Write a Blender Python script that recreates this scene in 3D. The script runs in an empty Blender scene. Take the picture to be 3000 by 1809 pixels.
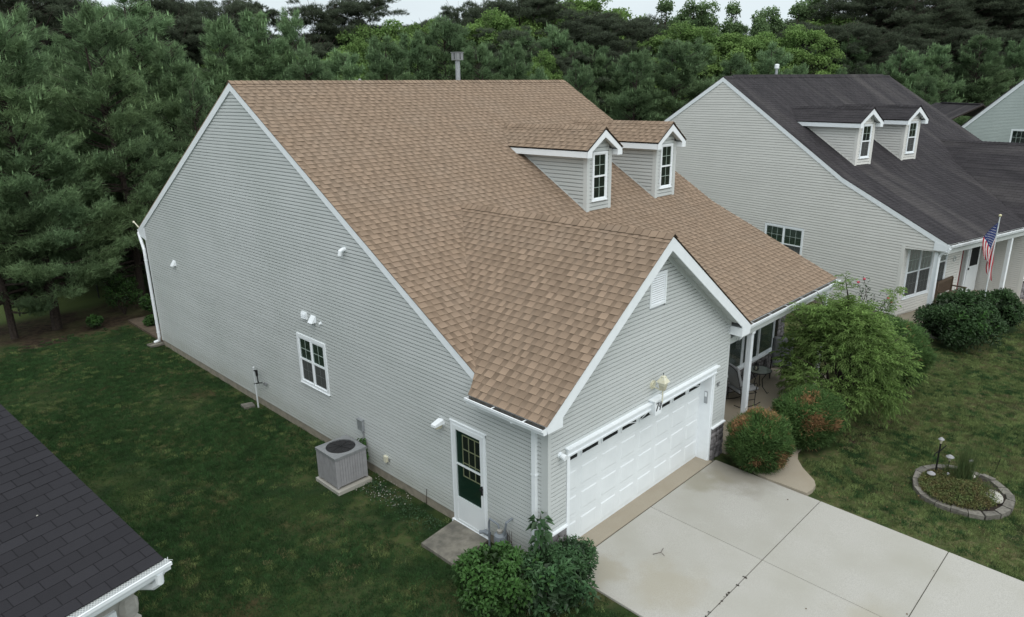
import bpy, math, random
import numpy as np
from mathutils import Matrix, Vector

random.seed(11)
rng = np.random.default_rng(11)
S = bpy.context.scene
C = S.collection
R = math.radians

# ------------------------------------------------------------------ camera
cam_d = bpy.data.cameras.new('camera'); cam = bpy.data.objects.new('camera', cam_d); C.objects.link(cam)
cam_d.sensor_width = 36; cam_d.lens = 36 * 2066.73 / 3000; cam_d.clip_end = 2000; cam_d.clip_start = 0.1
yaw, pitch, roll = 0.7915, -0.3008, -0.0154
fw = Vector((math.sin(yaw)*math.cos(pitch), math.cos(yaw)*math.cos(pitch), math.sin(pitch)))
rt = Vector((math.cos(yaw), -math.sin(yaw), 0)); up = rt.cross(fw)
rt2 = rt*math.cos(roll) + up*math.sin(roll); up2 = -rt*math.sin(roll) + up*math.cos(roll)
m = Matrix((rt2, up2, -fw)).transposed().to_4x4(); m.translation = (-7.7841, -6.9097, 8.1217)
cam.matrix_world = m
S.camera = cam

# ------------------------------------------------------------------ light
w = bpy.data.worlds.new('World'); S.world = w; w.use_nodes = True
nt = w.node_tree; nt.nodes.clear()
o_ = nt.nodes.new('ShaderNodeOutputWorld'); bg = nt.nodes.new('ShaderNodeBackground')
sk = nt.nodes.new('ShaderNodeTexSky'); sk.sky_type = 'NISHITA'; sk.sun_disc = False
SUN_EL, SUN_AZ = R(52), R(208)           # azimuth measured from +y towards +x
sk.sun_elevation = SUN_EL; sk.sun_rotation = SUN_AZ; sk.air_density = 1.0; sk.dust_density = 4.0; sk.ozone_density = 1.5
hs = nt.nodes.new('ShaderNodeHueSaturation'); hs.inputs['Saturation'].default_value = 0.38
nt.links.new(sk.outputs[0], hs.inputs['Color'])
# an even overcast veil over the sky: a little brighter overhead than at the horizon
tcw = nt.nodes.new('ShaderNodeTexCoord'); spw = nt.nodes.new('ShaderNodeSeparateXYZ'); nt.links.new(tcw.outputs['Generated'], spw.inputs[0])
crw = nt.nodes.new('ShaderNodeMix'); crw.data_type = 'RGBA'; crw.inputs[6].default_value = (6.35, 7.2, 7.6, 1); crw.inputs[7].default_value = (9.2, 9.8, 10.0, 1); nt.links.new(spw.outputs[2], crw.inputs[0])
cn = nt.nodes.new('ShaderNodeTexNoise'); cn.inputs['Scale'].default_value = 2.6; cn.inputs['Detail'].default_value = 5; cmp_ = nt.nodes.new('ShaderNodeMapping'); cmp_.inputs['Scale'].default_value = (1, 1, 3.5); nt.links.new(tcw.outputs['Generated'], cmp_.inputs[0]); nt.links.new(cmp_.outputs[0], cn.inputs['Vector'])
cr2 = nt.nodes.new('ShaderNodeMapRange'); cr2.inputs[1].default_value = .3; cr2.inputs[2].default_value = .7; cr2.inputs[3].default_value = .90; cr2.inputs[4].default_value = 1.06; nt.links.new(cn.outputs['Fac'], cr2.inputs[0])
cm2 = nt.nodes.new('ShaderNodeMix'); cm2.data_type = 'RGBA'; cm2.blend_type = 'MULTIPLY'; cm2.inputs[0].default_value = 1; nt.links.new(crw.outputs[2], cm2.inputs[6]); nt.links.new(cr2.outputs[0], cm2.inputs[7]); crw = cm2
mxw = nt.nodes.new('ShaderNodeMix'); mxw.data_type = 'RGBA'; mxw.inputs[0].default_value = .88; nt.links.new(hs.outputs[0], mxw.inputs[6]); nt.links.new(crw.outputs[2], mxw.inputs[7]); nt.links.new(mxw.outputs[2], bg.inputs['Color'])
bg.inputs['Strength'].default_value = 0.12
nt.links.new(bg.outputs[0], o_.inputs[0])
sd = bpy.data.lights.new('sun', 'SUN'); sd.energy = 1.5; sd.angle = R(60); sd.color = (1.0, 0.97, 0.93)
sun = bpy.data.objects.new('sun', sd); C.objects.link(sun)
dirv = Vector((math.sin(SUN_AZ)*math.cos(SUN_EL), math.cos(SUN_AZ)*math.cos(SUN_EL), math.sin(SUN_EL)))
sun.rotation_euler = dirv.to_track_quat('Z', 'Y').to_euler()
S.view_settings.view_transform = 'Standard'; S.view_settings.look = 'None'
S.view_settings.exposure = 0.12; S.view_settings.gamma = 1.0
S.cycles.max_bounces = 6; S.cycles.diffuse_bounces = 4; S.cycles.glossy_bounces = 3
S.cycles.transmission_bounces = 4; S.cycles.transparent_max_bounces = 8
S.cycles.caustics_reflective = False; S.cycles.caustics_refractive = False

# ------------------------------------------------------------------ materials
def mat(name, col, rough=0.6, col2=None, scale=20, bump=0.0, bscale=200, tone=False, metal=0, objrand=0.0,
        trans=0.0, detail=4, spec=0.3, stains=(), dirt=None, col3=None, scale3=2.0, lo=0.35, hi=0.65, stretch=None, l3=0.45, h3=0.65):
    m = bpy.data.materials.new(name); m.use_nodes = True
    n = m.node_tree; N = n.nodes; L = n.links; N.clear()
    out = N.new('ShaderNodeOutputMaterial'); b = N.new('ShaderNodeBsdfPrincipled')
    b.inputs['Roughness'].default_value = rough; b.inputs['Metallic'].default_value = metal
    b.inputs['Specular IOR Level'].default_value = spec
    tc = N.new('ShaderNodeTexCoord'); vec = tc.outputs['Object']
    if stretch:
        mp = N.new('ShaderNodeMapping'); mp.inputs['Scale'].default_value = stretch; L.new(vec, mp.inputs['Vector']); vec2 = mp.outputs[0]
    else: vec2 = vec
    rgb = N.new('ShaderNodeRGB'); rgb.outputs[0].default_value = (*col, 1); cur = rgb.outputs[0]
    def nz(sc, v, det=detail):
        t = N.new('ShaderNodeTexNoise'); t.inputs['Scale'].default_value = sc; t.inputs['Detail'].default_value = det; L.new(v, t.inputs['Vector']); return t.outputs['Fac']
    def mixc(a, c, f, lo_, hi_):
        mr = N.new('ShaderNodeMapRange'); mr.inputs[1].default_value = lo_; mr.inputs[2].default_value = hi_; L.new(f, mr.inputs[0])
        mx = N.new('ShaderNodeMix'); mx.data_type = 'RGBA'; L.new(mr.outputs[0], mx.inputs[0]); L.new(a, mx.inputs[6]); mx.inputs[7].default_value = (*c, 1); return mx.outputs[2]
    if col2: cur = mixc(cur, col2, nz(scale, vec2), lo, hi)
    if col3: cur = mixc(cur, col3, nz(scale3, vec2, 5), l3, h3)
    for (sx, sy, sr, sc_) in stains:      # dirt washed off the beds, around fixed places on the slab
        vm = N.new('ShaderNodeVectorMath'); vm.operation = 'DISTANCE'; vm.inputs[1].default_value = (sx, sy, 0); L.new(vec, vm.inputs[0])
        nn = N.new('ShaderNodeMath'); nn.operation = 'MULTIPLY_ADD'; nn.inputs[1].default_value = 1.1; L.new(nz(2.2, vec, 6), nn.inputs[0]); L.new(vm.outputs['Value'], nn.inputs[2])
        mr = N.new('ShaderNodeMapRange'); mr.interpolation_type = 'SMOOTHSTEP'; mr.inputs[1].default_value = sr+.55; mr.inputs[2].default_value = .55+sr*.25; mr.inputs[4].default_value = .55; L.new(nn.outputs[0], mr.inputs[0])
        mx = N.new('ShaderNodeMix'); mx.data_type = 'RGBA'; L.new(mr.outputs[0], mx.inputs[0]); L.new(cur, mx.inputs[6]); mx.inputs[7].default_value = (*sc_, 1); cur = mx.outputs[2]
    if dirt:                              # splash dirt low on the wall, broken up by noise
        sp = N.new('ShaderNodeSeparateXYZ'); L.new(vec, sp.inputs[0]); md_ = N.new('ShaderNodeMapRange'); md_.inputs[1].default_value = .75; md_.inputs[2].default_value = .15; L.new(sp.outputs[2], md_.inputs[0])
        m2_ = N.new('ShaderNodeMath'); m2_.operation = 'MULTIPLY'; L.new(md_.outputs[0], m2_.inputs[0]); L.new(nz(3.0, vec, 5), m2_.inputs[1]); mx = N.new('ShaderNodeMix'); mx.data_type = 'RGBA'; L.new(m2_.outputs[0], mx.inputs[0]); L.new(cur, mx.inputs[6]); mx.inputs[7].default_value = (*dirt, 1); cur = mx.outputs[2]
    def mul(a, f):
        mx = N.new('ShaderNodeMix'); mx.data_type = 'RGBA'; mx.blend_type = 'MULTIPLY'; mx.inputs[0].default_value = 1
        L.new(a, mx.inputs[6]); L.new(f, mx.inputs[7]); return mx.outputs[2]
    if tone:
        at = N.new('ShaderNodeAttribute'); at.attribute_name = 'tone'; cur = mul(cur, at.outputs['Color'])
    if objrand:
        oi = N.new('ShaderNodeObjectInfo'); mr = N.new('ShaderNodeMapRange'); mr.inputs[3].default_value = 1-objrand; mr.inputs[4].default_value = 1+objrand
        L.new(oi.outputs['Random'], mr.inputs[0]); cur = mul(cur, mr.outputs[0])
    L.new(cur, b.inputs['Base Color'])
    if bump:
        bp = N.new('ShaderNodeBump'); bp.inputs['Strength'].default_value = bump; bp.inputs['Distance'].default_value = 0.01
        L.new(nz(bscale, vec, 3), bp.inputs['Height']); L.new(bp.outputs[0], b.inputs['Normal'])
    if trans:
        tr = N.new('ShaderNodeBsdfTranslucent'); L.new(cur, tr.inputs['Color']); mx = N.new('ShaderNodeMixShader'); mx.inputs[0].default_value = trans
        L.new(b.outputs[0], mx.inputs[1]); L.new(tr.outputs[0], mx.inputs[2]); L.new(mx.outputs[0], out.inputs[0])
    else: L.new(b.outputs[0], out.inputs[0])
    return m

M = {}
M['siding'] = mat('vinyl_siding', (.545,.572,.568), .5, (.525,.552,.548), 1.2, bump=.08, bscale=60, objrand=.025, col3=(.50,.53,.522), scale3=.5, dirt=(.40,.41,.36), stretch=(1,1,1))
M['siding2'] = mat('beige_siding', (.72,.715,.685), .5, (.695,.69,.66), 1.0, bump=.08, bscale=60, objrand=.025)
M['siding3'] = mat('green_grey_siding', (.50,.56,.54), .5, (.47,.53,.51), 1.0, objrand=.025)
M['post'] = mat('corner_trim', (.555,.582,.577), .5)
M['white'] = mat('white_trim', (.85,.89,.92), .4, (.81,.85,.88), 6, objrand=.01)
M['whited'] = mat('door_white', (.76,.80,.82), .38, (.72,.76,.78), 3)
M['cream'] = mat('cream_plastic', (.62,.60,.45), .4, (.68,.67,.56), 20)
M['soffit'] = mat('soffit', (.58,.61,.60), .5)
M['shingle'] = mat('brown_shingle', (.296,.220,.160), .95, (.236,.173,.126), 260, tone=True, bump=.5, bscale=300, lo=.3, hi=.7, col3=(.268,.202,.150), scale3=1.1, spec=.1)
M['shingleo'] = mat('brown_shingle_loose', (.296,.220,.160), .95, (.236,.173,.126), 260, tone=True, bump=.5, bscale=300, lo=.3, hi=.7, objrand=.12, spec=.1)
M['dark'] = mat('dark_shingle', (.050,.046,.050), .95, (.034,.032,.035), 5, tone=True, bump=.4, bscale=300, col3=(.070,.065,.066), scale3=1.0, stretch=(1.3,.16,.16), spec=.12, l3=.5, h3=.72)
M['dark0'] = mat('charcoal_shingle', (.036,.035,.040), .95, (.026,.026,.030), 240, tone=True, bump=.6, bscale=260, objrand=.06, spec=.1)
M['deck'] = mat('roof_felt', (.05,.04,.035), .9)
M['found'] = mat('foundation_concrete', (.30,.27,.22), .9, (.22,.20,.16), 6, bump=.3, bscale=80)
M['conc'] = mat('driveway_concrete', (.445,.435,.405), .85, (.345,.335,.305), 75, bump=.25, bscale=120, col3=(.355,.345,.305), scale3=.8, objrand=.04, l3=.42, h3=.72, stains=((5.4,-.75,1.15,(.16,.14,.10)), (4.6,-.35,.7,(.24,.22,.16)), (1.2,-1.6,.9,(.33,.30,.23)), (.8,-.6,.6,(.30,.27,.20)), (2.6,-4.6,.9,(.34,.315,.25))))
M['conc2'] = mat('apron_concrete', (.34,.30,.235), .85, (.30,.265,.21), 60, bump=.2, bscale=120, col3=(.30,.26,.20), scale3=1.5)
M['concd'] = mat('old_concrete', (.25,.235,.20), .9, (.17,.16,.135), 9, bump=.4, bscale=90, col3=(.12,.115,.10), scale3=3)
M['joint'] = mat('joint_filler', (.11,.10,.085), .95, (.07,.075,.055), 8)
M['black'] = mat('black_metal', (.012,.012,.013), .45)
M['patio'] = mat('brown_patio', (.15,.115,.085), .9, (.10,.08,.06), 5, bump=.3, bscale=60)
M['rubber'] = mat('black_plastic', (.02,.02,.02), .6)
M['grey'] = mat('grey_metal', (.30,.31,.32), .45, (.25,.26,.27), 15, metal=.3)
M['galv'] = mat('galvanised', (.42,.44,.46), .4, (.35,.37,.39), 12, metal=.5)
M['meter'] = mat('meter_grey', (.22,.25,.28), .5, (.18,.205,.23), 12)
M['gutin'] = mat('gutter_inside', (.16,.16,.155), .7, (.09,.085,.07), 14)
M['acgrey'] = mat('painted_steel_grey', (.32,.32,.335), .5, (.28,.28,.29), 8)
M['acdark'] = mat('coil_dark', (.03,.03,.032), .7)
M['fabric'] = mat('grey_cushion', (.27,.28,.29), .95, (.23,.24,.25), 30, bump=.3, bscale=40)
M['stone'] = mat('ledge_stone', (.20,.19,.195), .9, (.12,.115,.12), 9, objrand=.35, bump=.5, bscale=40, tone=True)
M['paver'] = mat('edging_stone', (.19,.18,.155), .9, (.12,.112,.098), 14, objrand=.2, bump=.5, bscale=50)
M['limestone'] = mat('pale_stone', (.42,.41,.38), .9, (.34,.33,.30), 10, objrand=.15, bump=.5, bscale=40)
M['pebble'] = mat('pebble_white', (.40,.39,.35), .9, tone=True)
M['blind'] = mat('window_blind', (.16,.20,.16), .8)
M['blindw'] = mat('pale_blind', (.28,.29,.28), .8)
M['green'] = mat('green_door', (.012,.036,.028), .4)
M['tan'] = mat('door_grille_tan', (.42,.38,.25), .6)
M['red'] = mat('red_paint', (.16,.015,.02), .5)
M['insdark'] = mat('room_dark', (.012,.014,.014), .8)
M['screen'] = mat('insect_screen', (.10,.105,.105), .9)
M['wood'] = mat('weathered_wood', (.16,.115,.08), .85, (.10,.075,.055), 20, stretch=(2,2,20))
M['bark'] = mat('bark', (.055,.042,.035), .95, (.03,.024,.02), 14, bump=.8, bscale=30)
M['bark2'] = mat('pine_bark', (.085,.062,.055), .95, (.045,.034,.032), 10, bump=.8, bscale=30)
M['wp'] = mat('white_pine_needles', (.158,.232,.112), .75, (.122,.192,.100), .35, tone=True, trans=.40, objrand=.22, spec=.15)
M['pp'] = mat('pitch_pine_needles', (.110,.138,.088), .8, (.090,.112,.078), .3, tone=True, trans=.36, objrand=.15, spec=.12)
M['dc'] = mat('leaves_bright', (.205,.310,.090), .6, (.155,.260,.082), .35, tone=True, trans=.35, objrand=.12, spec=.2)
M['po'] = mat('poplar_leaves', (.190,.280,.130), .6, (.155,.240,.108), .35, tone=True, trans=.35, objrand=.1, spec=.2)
M['arb'] = mat('arborvitae', (.085,.155,.046), .7, (.062,.118,.038), 4, tone=True, trans=.2, spec=.2)
M['brownarb'] = mat('arborvitae_scorched', (.30,.175,.085), .8, (.21,.125,.06), 8, tone=True, trans=.1)
M['peach'] = mat('willowy_leaves', (.215,.320,.098), .5, (.170,.270,.080), 3, tone=True, trans=.35, spec=.3)
M['yew'] = mat('dark_bush_leaves', (.044,.086,.032), .5, (.034,.068,.026), 3, tone=True, trans=.2, spec=.3)
M['lilac'] = mat('broad_leaves', (.060,.125,.050), .5, (.046,.100,.044), 3, tone=True, trans=.25, spec=.35)
M['lime'] = mat('young_leaves', (.062,.140,.036), .5, (.048,.108,.030), 3, tone=True, trans=.3, spec=.3)
M['sedum'] = mat('ground_cover_leaves', (.110,.155,.050), .6, (.130,.105,.042), 6, tone=True, trans=.15)
M['reed'] = mat('reed_leaves', (.075,.125,.048), .6, (.095,.12,.045), 5, tone=True, trans=.25)
M['litgrass'] = mat('lit_grass_blades', (.150,.155,.075), .7, (.170,.150,.082), .8, tone=True, trans=.2, objrand=.35, spec=.1)
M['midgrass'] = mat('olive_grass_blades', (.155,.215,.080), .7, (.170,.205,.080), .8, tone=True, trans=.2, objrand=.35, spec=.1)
M['muntin'] = mat('muntin_white', (.42,.50,.46), .5)
M['grass'] = mat('grass_blades', (.046,.104,.036), .7, (.040,.084,.030), .8, tone=True, trans=.2, objrand=.35, spec=.15)
M['pink'] = mat('rose_pink', (.55,.08,.12), .6)
M['flagr'] = mat('flag_red', (.42,.02,.035), .8); M['flagw'] = mat('flag_white', (.66,.64,.64), .8); M['flagb'] = mat('flag_blue', (.02,.035,.13), .8)
M['pole'] = mat('pole_white', (.62,.66,.68), .3); M['gold'] = mat('finial', (.62,.58,.36), .3)
M['lampglass'] = mat('frosted_glass', (.50,.48,.36), .3)
M['copper'] = mat('rusty_pot', (.11,.06,.045), .7)
M['table'] = mat('glass_table', (.16,.18,.15), .12, spec=.6)
M['leaf'] = mat('fallen_leaf', (.14,.085,.04), .9, tone=True)

def glass():
    m = bpy.data.materials.new('window_glass'); m.use_nodes = True; n = m.node_tree; n.nodes.clear()
    o = n.nodes.new('ShaderNodeOutputMaterial'); mx = n.nodes.new('ShaderNodeMixShader'); t = n.nodes.new('ShaderNodeBsdfTransparent'); g = n.nodes.new('ShaderNodeBsdfGlossy')
    t.inputs[0].default_value = (.72,.80,.77,1); g.inputs['Roughness'].default_value = .02; g.inputs['Color'].default_value = (.85,.9,.9,1)
    f = n.nodes.new('ShaderNodeLayerWeight'); f.inputs[0].default_value = .5
    w_ = n.nodes.new('ShaderNodeMath'); w_.operation = 'POWER'; w_.inputs[1].default_value = 4; n.links.new(f.outputs['Facing'], w_.inputs[0])
    a = n.nodes.new('ShaderNodeMath'); a.operation = 'MULTIPLY_ADD'; a.inputs[1].default_value = .7; a.inputs[2].default_value = .07; n.links.new(w_.outputs[0], a.inputs[0])
    n.links.new(a.outputs[0], mx.inputs[0]); n.links.new(t.outputs[0], mx.inputs[1]); n.links.new(g.outputs[0], mx.inputs[2]); n.links.new(mx.outputs[0], o.inputs[0]); return m
M['glass'] = glass()

# ground: one material, colours by place (lawn, lawn tinted lighter for sky light, mulch, woodland litter)
def ground_mat():
    m = bpy.data.materials.new('ground'); m.use_nodes = True; n = m.node_tree; N = n.nodes; L = n.links; N.clear()
    out = N.new('ShaderNodeOutputMaterial'); b = N.new('ShaderNodeBsdfPrincipled'); b.inputs['Roughness'].default_value = .95; b.inputs['Specular IOR Level'].default_value = .1
    L.new(b.outputs[0], out.inputs[0]); tc = N.new('ShaderNodeTexCoord'); v = tc.outputs['Object']
    def nz(s, d=5):
        t = N.new('ShaderNodeTexNoise'); t.inputs['Scale'].default_value = s; t.inputs['Detail'].default_value = d; L.new(v, t.inputs['Vector']); return t.outputs['Fac']
    def rng_(f, a, c):
        r = N.new('ShaderNodeMapRange'); r.inputs[1].default_value = a; r.inputs[2].default_value = c; r.interpolation_type = 'SMOOTHSTEP'; L.new(f, r.inputs[0]); return r.outputs[0]
    def mix(a, c, f):
        x = N.new('ShaderNodeMix'); x.data_type = 'RGBA'
        for i, s in ((6, a), (7, c)):
            if isinstance(s, tuple): x.inputs[i].default_value = (*s, 1)
            else: L.new(s, x.inputs[i])
        L.new(f, x.inputs[0]); return x.outputs[2]
    g = mix((.016,.034,.012), (.030,.050,.015), rng_(nz(1.3), .4, .62))
    g = mix(g, (.062,.050,.024), rng_(nz(.55), .56, .72))
    g = mix(g, (.020,.026,.012), rng_(nz(30), .5, .7))
    at = N.new('ShaderNodeAttribute'); at.attribute_name = 'zone'; sp = N.new('ShaderNodeSeparateColor'); L.new(at.outputs['Color'], sp.inputs[0])
    litter = mix((.034,.026,.018), (.060,.044,.030), rng_(nz(6), .4, .6))
    g = mix(g, litter, rng_(sp.outputs[0], .3, .7))
    lit_turf = mix((.085,.110,.040), (.12,.115,.055), rng_(nz(9), .4, .6))  # lighter turf tint, strongest on the right lawn, paints in its sky light
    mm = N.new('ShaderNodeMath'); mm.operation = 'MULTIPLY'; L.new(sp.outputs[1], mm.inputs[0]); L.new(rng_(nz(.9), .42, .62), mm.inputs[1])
    g = mix(g, lit_turf, mm.outputs[0])
    g = mix(g, (.11,.15,.05), sp.outputs[2])
    L.new(g, b.inputs['Base Color'])
    bp = N.new('ShaderNodeBump'); bp.inputs['Strength'].default_value = .6; bp.inputs['Distance'].default_value = .03; L.new(nz(25), bp.inputs['Height']); L.new(bp.outputs[0], b.inputs['Normal'])
    return m
M['ground'] = ground_mat()

# ------------------------------------------------------------------ mesh helpers
class MB:
    def __init__(s): s.v = []; s.f = []; s.t = []; s.mi = []
    def face(s, pts, t=1.0, mi=0):
        i = len(s.v); s.v.extend([tuple(p) for p in pts]); s.f.append(tuple(range(i, i+len(pts)))); s.mi.append(mi)
        s.t.extend(t if isinstance(t, (list, tuple)) else [t]*len(pts))
    def hexa(s, p, t=1.0, mi=0):        # p: 8 points, bottom 4 then top 4
        for q in ((0,3,2,1),(4,5,6,7),(0,1,5,4),(1,2,6,5),(2,3,7,6),(3,0,4,7)): s.face([p[k] for k in q], t, mi)
    def box(s, x0,x1,y0,y1,z0,z1, t=1.0, mi=0):
        s.hexa([(x0,y0,z0),(x1,y0,z0),(x1,y1,z0),(x0,y1,z0),(x0,y0,z1),(x1,y0,z1),(x1,y1,z1),(x0,y1,z1)], t, mi)
    def fbox(s, F, a0,a1,z0,z1,d0,d1, t=1.0, mi=0):
        s.hexa([F.p(a0,z0,d0),F.p(a1,z0,d0),F.p(a1,z0,d1),F.p(a0,z0,d1),F.p(a0,z1,d0),F.p(a1,z1,d0),F.p(a1,z1,d1),F.p(a0,z1,d1)], t, mi)
    def prism(s, poly, ext, t=1.0, mi=0):
        e = Vector(ext); a = [Vector(p) for p in poly]; b = [p+e for p in a]; n = len(a)
        s.face(a, t, mi); s.face(b[::-1], t, mi)
        for i in range(n): j = (i+1) % n; s.face([a[i], a[j], b[j], b[i]], t, mi)
    def tube(s, path, r, n=8, t=1.0, cap=True, mi=0):
        P = [Vector(p) for p in path]; rr = r if isinstance(r, (list, tuple)) else [r]*len(P); rings = []
        prev = None
        for i, p in enumerate(P):
            d = (P[min(i+1, len(P)-1)] - P[max(i-1, 0)]).normalized()
            if prev is None:
                a = d.orthogonal().normalized()
            else:
                a = (prev - d*prev.dot(d))
                a = a.normalized() if a.length > 1e-6 else d.orthogonal().normalized()
            prev = a; b = d.cross(a)
            rings.append([p + (a*math.cos(2*math.pi*k/n) + b*math.sin(2*math.pi*k/n))*rr[i] for k in range(n)])
        for i in range(len(P)-1):
            for k in range(n):
                l = (k+1) % n; s.face([rings[i][k], rings[i][l], rings[i+1][l], rings[i+1][k]], t, mi)
        if cap: s.face(rings[0][::-1], t, mi); s.face(rings[-1], t, mi)
    def lathe(s, c, prof, n=16, t=1.0, mi=0, sq=False):
        off = math.pi/4 if sq else 0; n = 4 if sq else n
        rings = [[(c[0]+r*math.cos(2*math.pi*k/n+off), c[1]+r*math.sin(2*math.pi*k/n+off), c[2]+z) for k in range(n)] for r, z in prof]
        for i in range(len(prof)-1):
            for k in range(n):
                l = (k+1) % n; s.face([rings[i][k], rings[i][l], rings[i+1][l], rings[i+1][k]], t, mi)
        if prof[0][0] > 1e-4: s.face(rings[0][::-1], t, mi)
        if prof[-1][0] > 1e-4: s.face(rings[-1], t, mi)
    def sphere(s, c, r, n=10, sz=1.0, t=1.0, mi=0):
        s.lathe(c, [(max(1e-5, r*math.sin(math.pi*i/n)), -r*sz*math.cos(math.pi*i/n)) for i in range(n+1)], n*2, t, mi)
    def lump(s, c, sx, sy, sz, t=1.0, jit=.15, mi=0):
        n = 6; rings = []
        for j, (zz, rr) in enumerate(((-1,.75),(-.3,1),(.45,.95),(1,.6))):
            rings.append([(c[0]+sx*rr*math.cos(2*math.pi*k/n)*(1+random.uniform(-jit,jit)), c[1]+sy*rr*math.sin(2*math.pi*k/n)*(1+random.uniform(-jit,jit)), c[2]+sz*zz) for k in range(n)])
        for i in range(3):
            for k in range(n):
                l = (k+1) % n; s.face([rings[i][k], rings[i][l], rings[i+1][l], rings[i+1][k]], t, mi)
        s.face(rings[0][::-1], t, mi); s.face(rings[3], t, mi)
    def build(s, name, m, parent=None, smooth=False, weld=False):
        me = bpy.data.meshes.new(name); me.from_pydata(s.v, [], s.f)
        for mm in (m if isinstance(m, (list, tuple)) else [m]): me.materials.append(M[mm] if isinstance(mm, str) else mm)
        if any(s.mi): me.polygons.foreach_set('material_index', s.mi)
        if any(t != 1.0 for t in s.t):
            ca = me.color_attributes.new('tone', 'FLOAT_COLOR', 'CORNER'); a = np.ones((len(s.t), 4), np.float32); a[:, :3] = np.array(s.t, np.float32)[:, None]
            ca.data.foreach_set('color', a.ravel())
        else: tone_one(me)
        if weld or smooth:
            import bmesh
            bm = bmesh.new(); bm.from_mesh(me); bmesh.ops.remove_doubles(bm, verts=bm.verts, dist=1e-4); bmesh.ops.recalc_face_normals(bm, faces=bm.faces); bm.to_mesh(me); bm.free()
        if smooth: me.shade_smooth()
        o = bpy.data.objects.new(name, me); C.objects.link(o)
        if parent: o.parent = parent
        return o

def tone_one(me):
    ca = me.color_attributes.new('tone', 'FLOAT_COLOR', 'CORNER'); ca.data.foreach_set('color', np.ones(len(me.loops)*4, np.float32))

def fast_mesh(name, V, k, tone, m, parent=None, mats=None):
    """V: (n*k,3) vertices, every k of them one face; tone per face"""
    nf = len(V)//k; me = bpy.data.meshes.new(name); me.vertices.add(len(V)); me.vertices.foreach_set('co', np.ascontiguousarray(V, np.float32).ravel())
    me.loops.add(len(V)); me.loops.foreach_set('vertex_index', np.arange(len(V), dtype=np.int32))
    me.polygons.add(nf); me.polygons.foreach_set('loop_start', np.arange(0, len(V), k, dtype=np.int32))
    for mm in (m if isinstance(m, (list, tuple)) else [m]): me.materials.append(M[mm])
    if mats is not None: me.polygons.foreach_set('material_index', np.asarray(mats, np.int32))
    me.update(calc_edges=True)
    ca = me.color_attributes.new('tone', 'FLOAT_COLOR', 'CORNER'); a = np.ones((len(V), 4), np.float32); a[:, :3] = np.repeat(tone, k)[:, None]; ca.data.foreach_set('color', a.ravel())
    o = bpy.data.objects.new(name, me); C.objects.link(o)
    if parent: o.parent = parent
    return o

class Fr:
    """a vertical plane: a runs along it, z up, d outwards"""
    def __init__(s, o, a, n): s.o = Vector(o); s.a = Vector(a); s.n = Vector(n)
    def p(s, a, z, d=0): return s.o + s.a*a + s.n*d + Vector((0,0,z))

def tag(o, label=None, cat=None, group=None, kind=None):
    if label: o['label'] = label
    if cat: o['category'] = cat
    if group: o['group'] = group
    if kind: o['kind'] = kind
    return o
def thing(name, label, cat, loc=(0,0,0), rz=0, group=None, parent=None):
    o = bpy.data.objects.new(name, None); C.objects.link(o); o.location = loc; o.rotation_euler = (0,0,rz); o.empty_display_size = .2
    if parent: o.parent = parent
    return tag(o, label, cat, group)
def gz(x, y): return .02*min(0, y)*(1 if y > -9 else 0) - (.18 if y <= -9 else 0)

def norm(a): return a/np.maximum(np.linalg.norm(a, axis=1, keepdims=True), 1e-9)
def blades(P, D, L, W, k, spread, tone, tj=.25, jit=.03):
    """k narrow triangles fanning out from each point; returns verts, tones"""
    n = len(P); Pk = np.repeat(P, k, 0) + rng.normal(0, jit, (n*k, 3)); Dk = norm(np.repeat(norm(D), k, 0) + rng.normal(0, spread, (n*k, 3)))
    Sd = norm(np.cross(Dk, rng.normal(0, 1, (n*k, 3)))); Lk = (np.repeat(np.broadcast_to(L, n), k)*rng.uniform(.7, 1.2, n*k))[:, None]
    V = np.empty((n*k, 3, 3)); V[:, 0] = Pk - Sd*W/2; V[:, 1] = Pk + Sd*W/2; V[:, 2] = Pk + Dk*Lk
    t = np.repeat(np.broadcast_to(tone, n), k)*(1+rng.uniform(-tj, tj, n*k)); return V.reshape(-1, 3), t
def leaves(P, N, D, L, W, tone, tj=.2, fold=.25, droop=.15):
    """kite leaves of two triangles (folded on the midrib); N normal, D direction"""
    n = len(P); D = norm(D); N = norm(N - D*np.sum(N*D, 1, keepdims=True)); Sd = np.cross(D, N)
    L = np.broadcast_to(L, n)[:, None]*rng.uniform(.75, 1.2, (n, 1)); W = W*rng.uniform(.8, 1.2, (n, 1)) if np.isscalar(W) else W[:, None]
    tip = P + D*L - N*L*droop; mid = P + D*L*.45 ; a = mid + Sd*W/2 + N*W*fold; b = mid - Sd*W/2 + N*W*fold
    V = np.empty((n, 6, 3)); V[:, 0] = P; V[:, 1] = a; V[:, 2] = tip; V[:, 3] = P; V[:, 4] = tip; V[:, 5] = b
    t = np.repeat(np.broadcast_to(tone, n)*(1+rng.uniform(-tj, tj, n)), 2); return V.reshape(-1, 3), t

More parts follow.
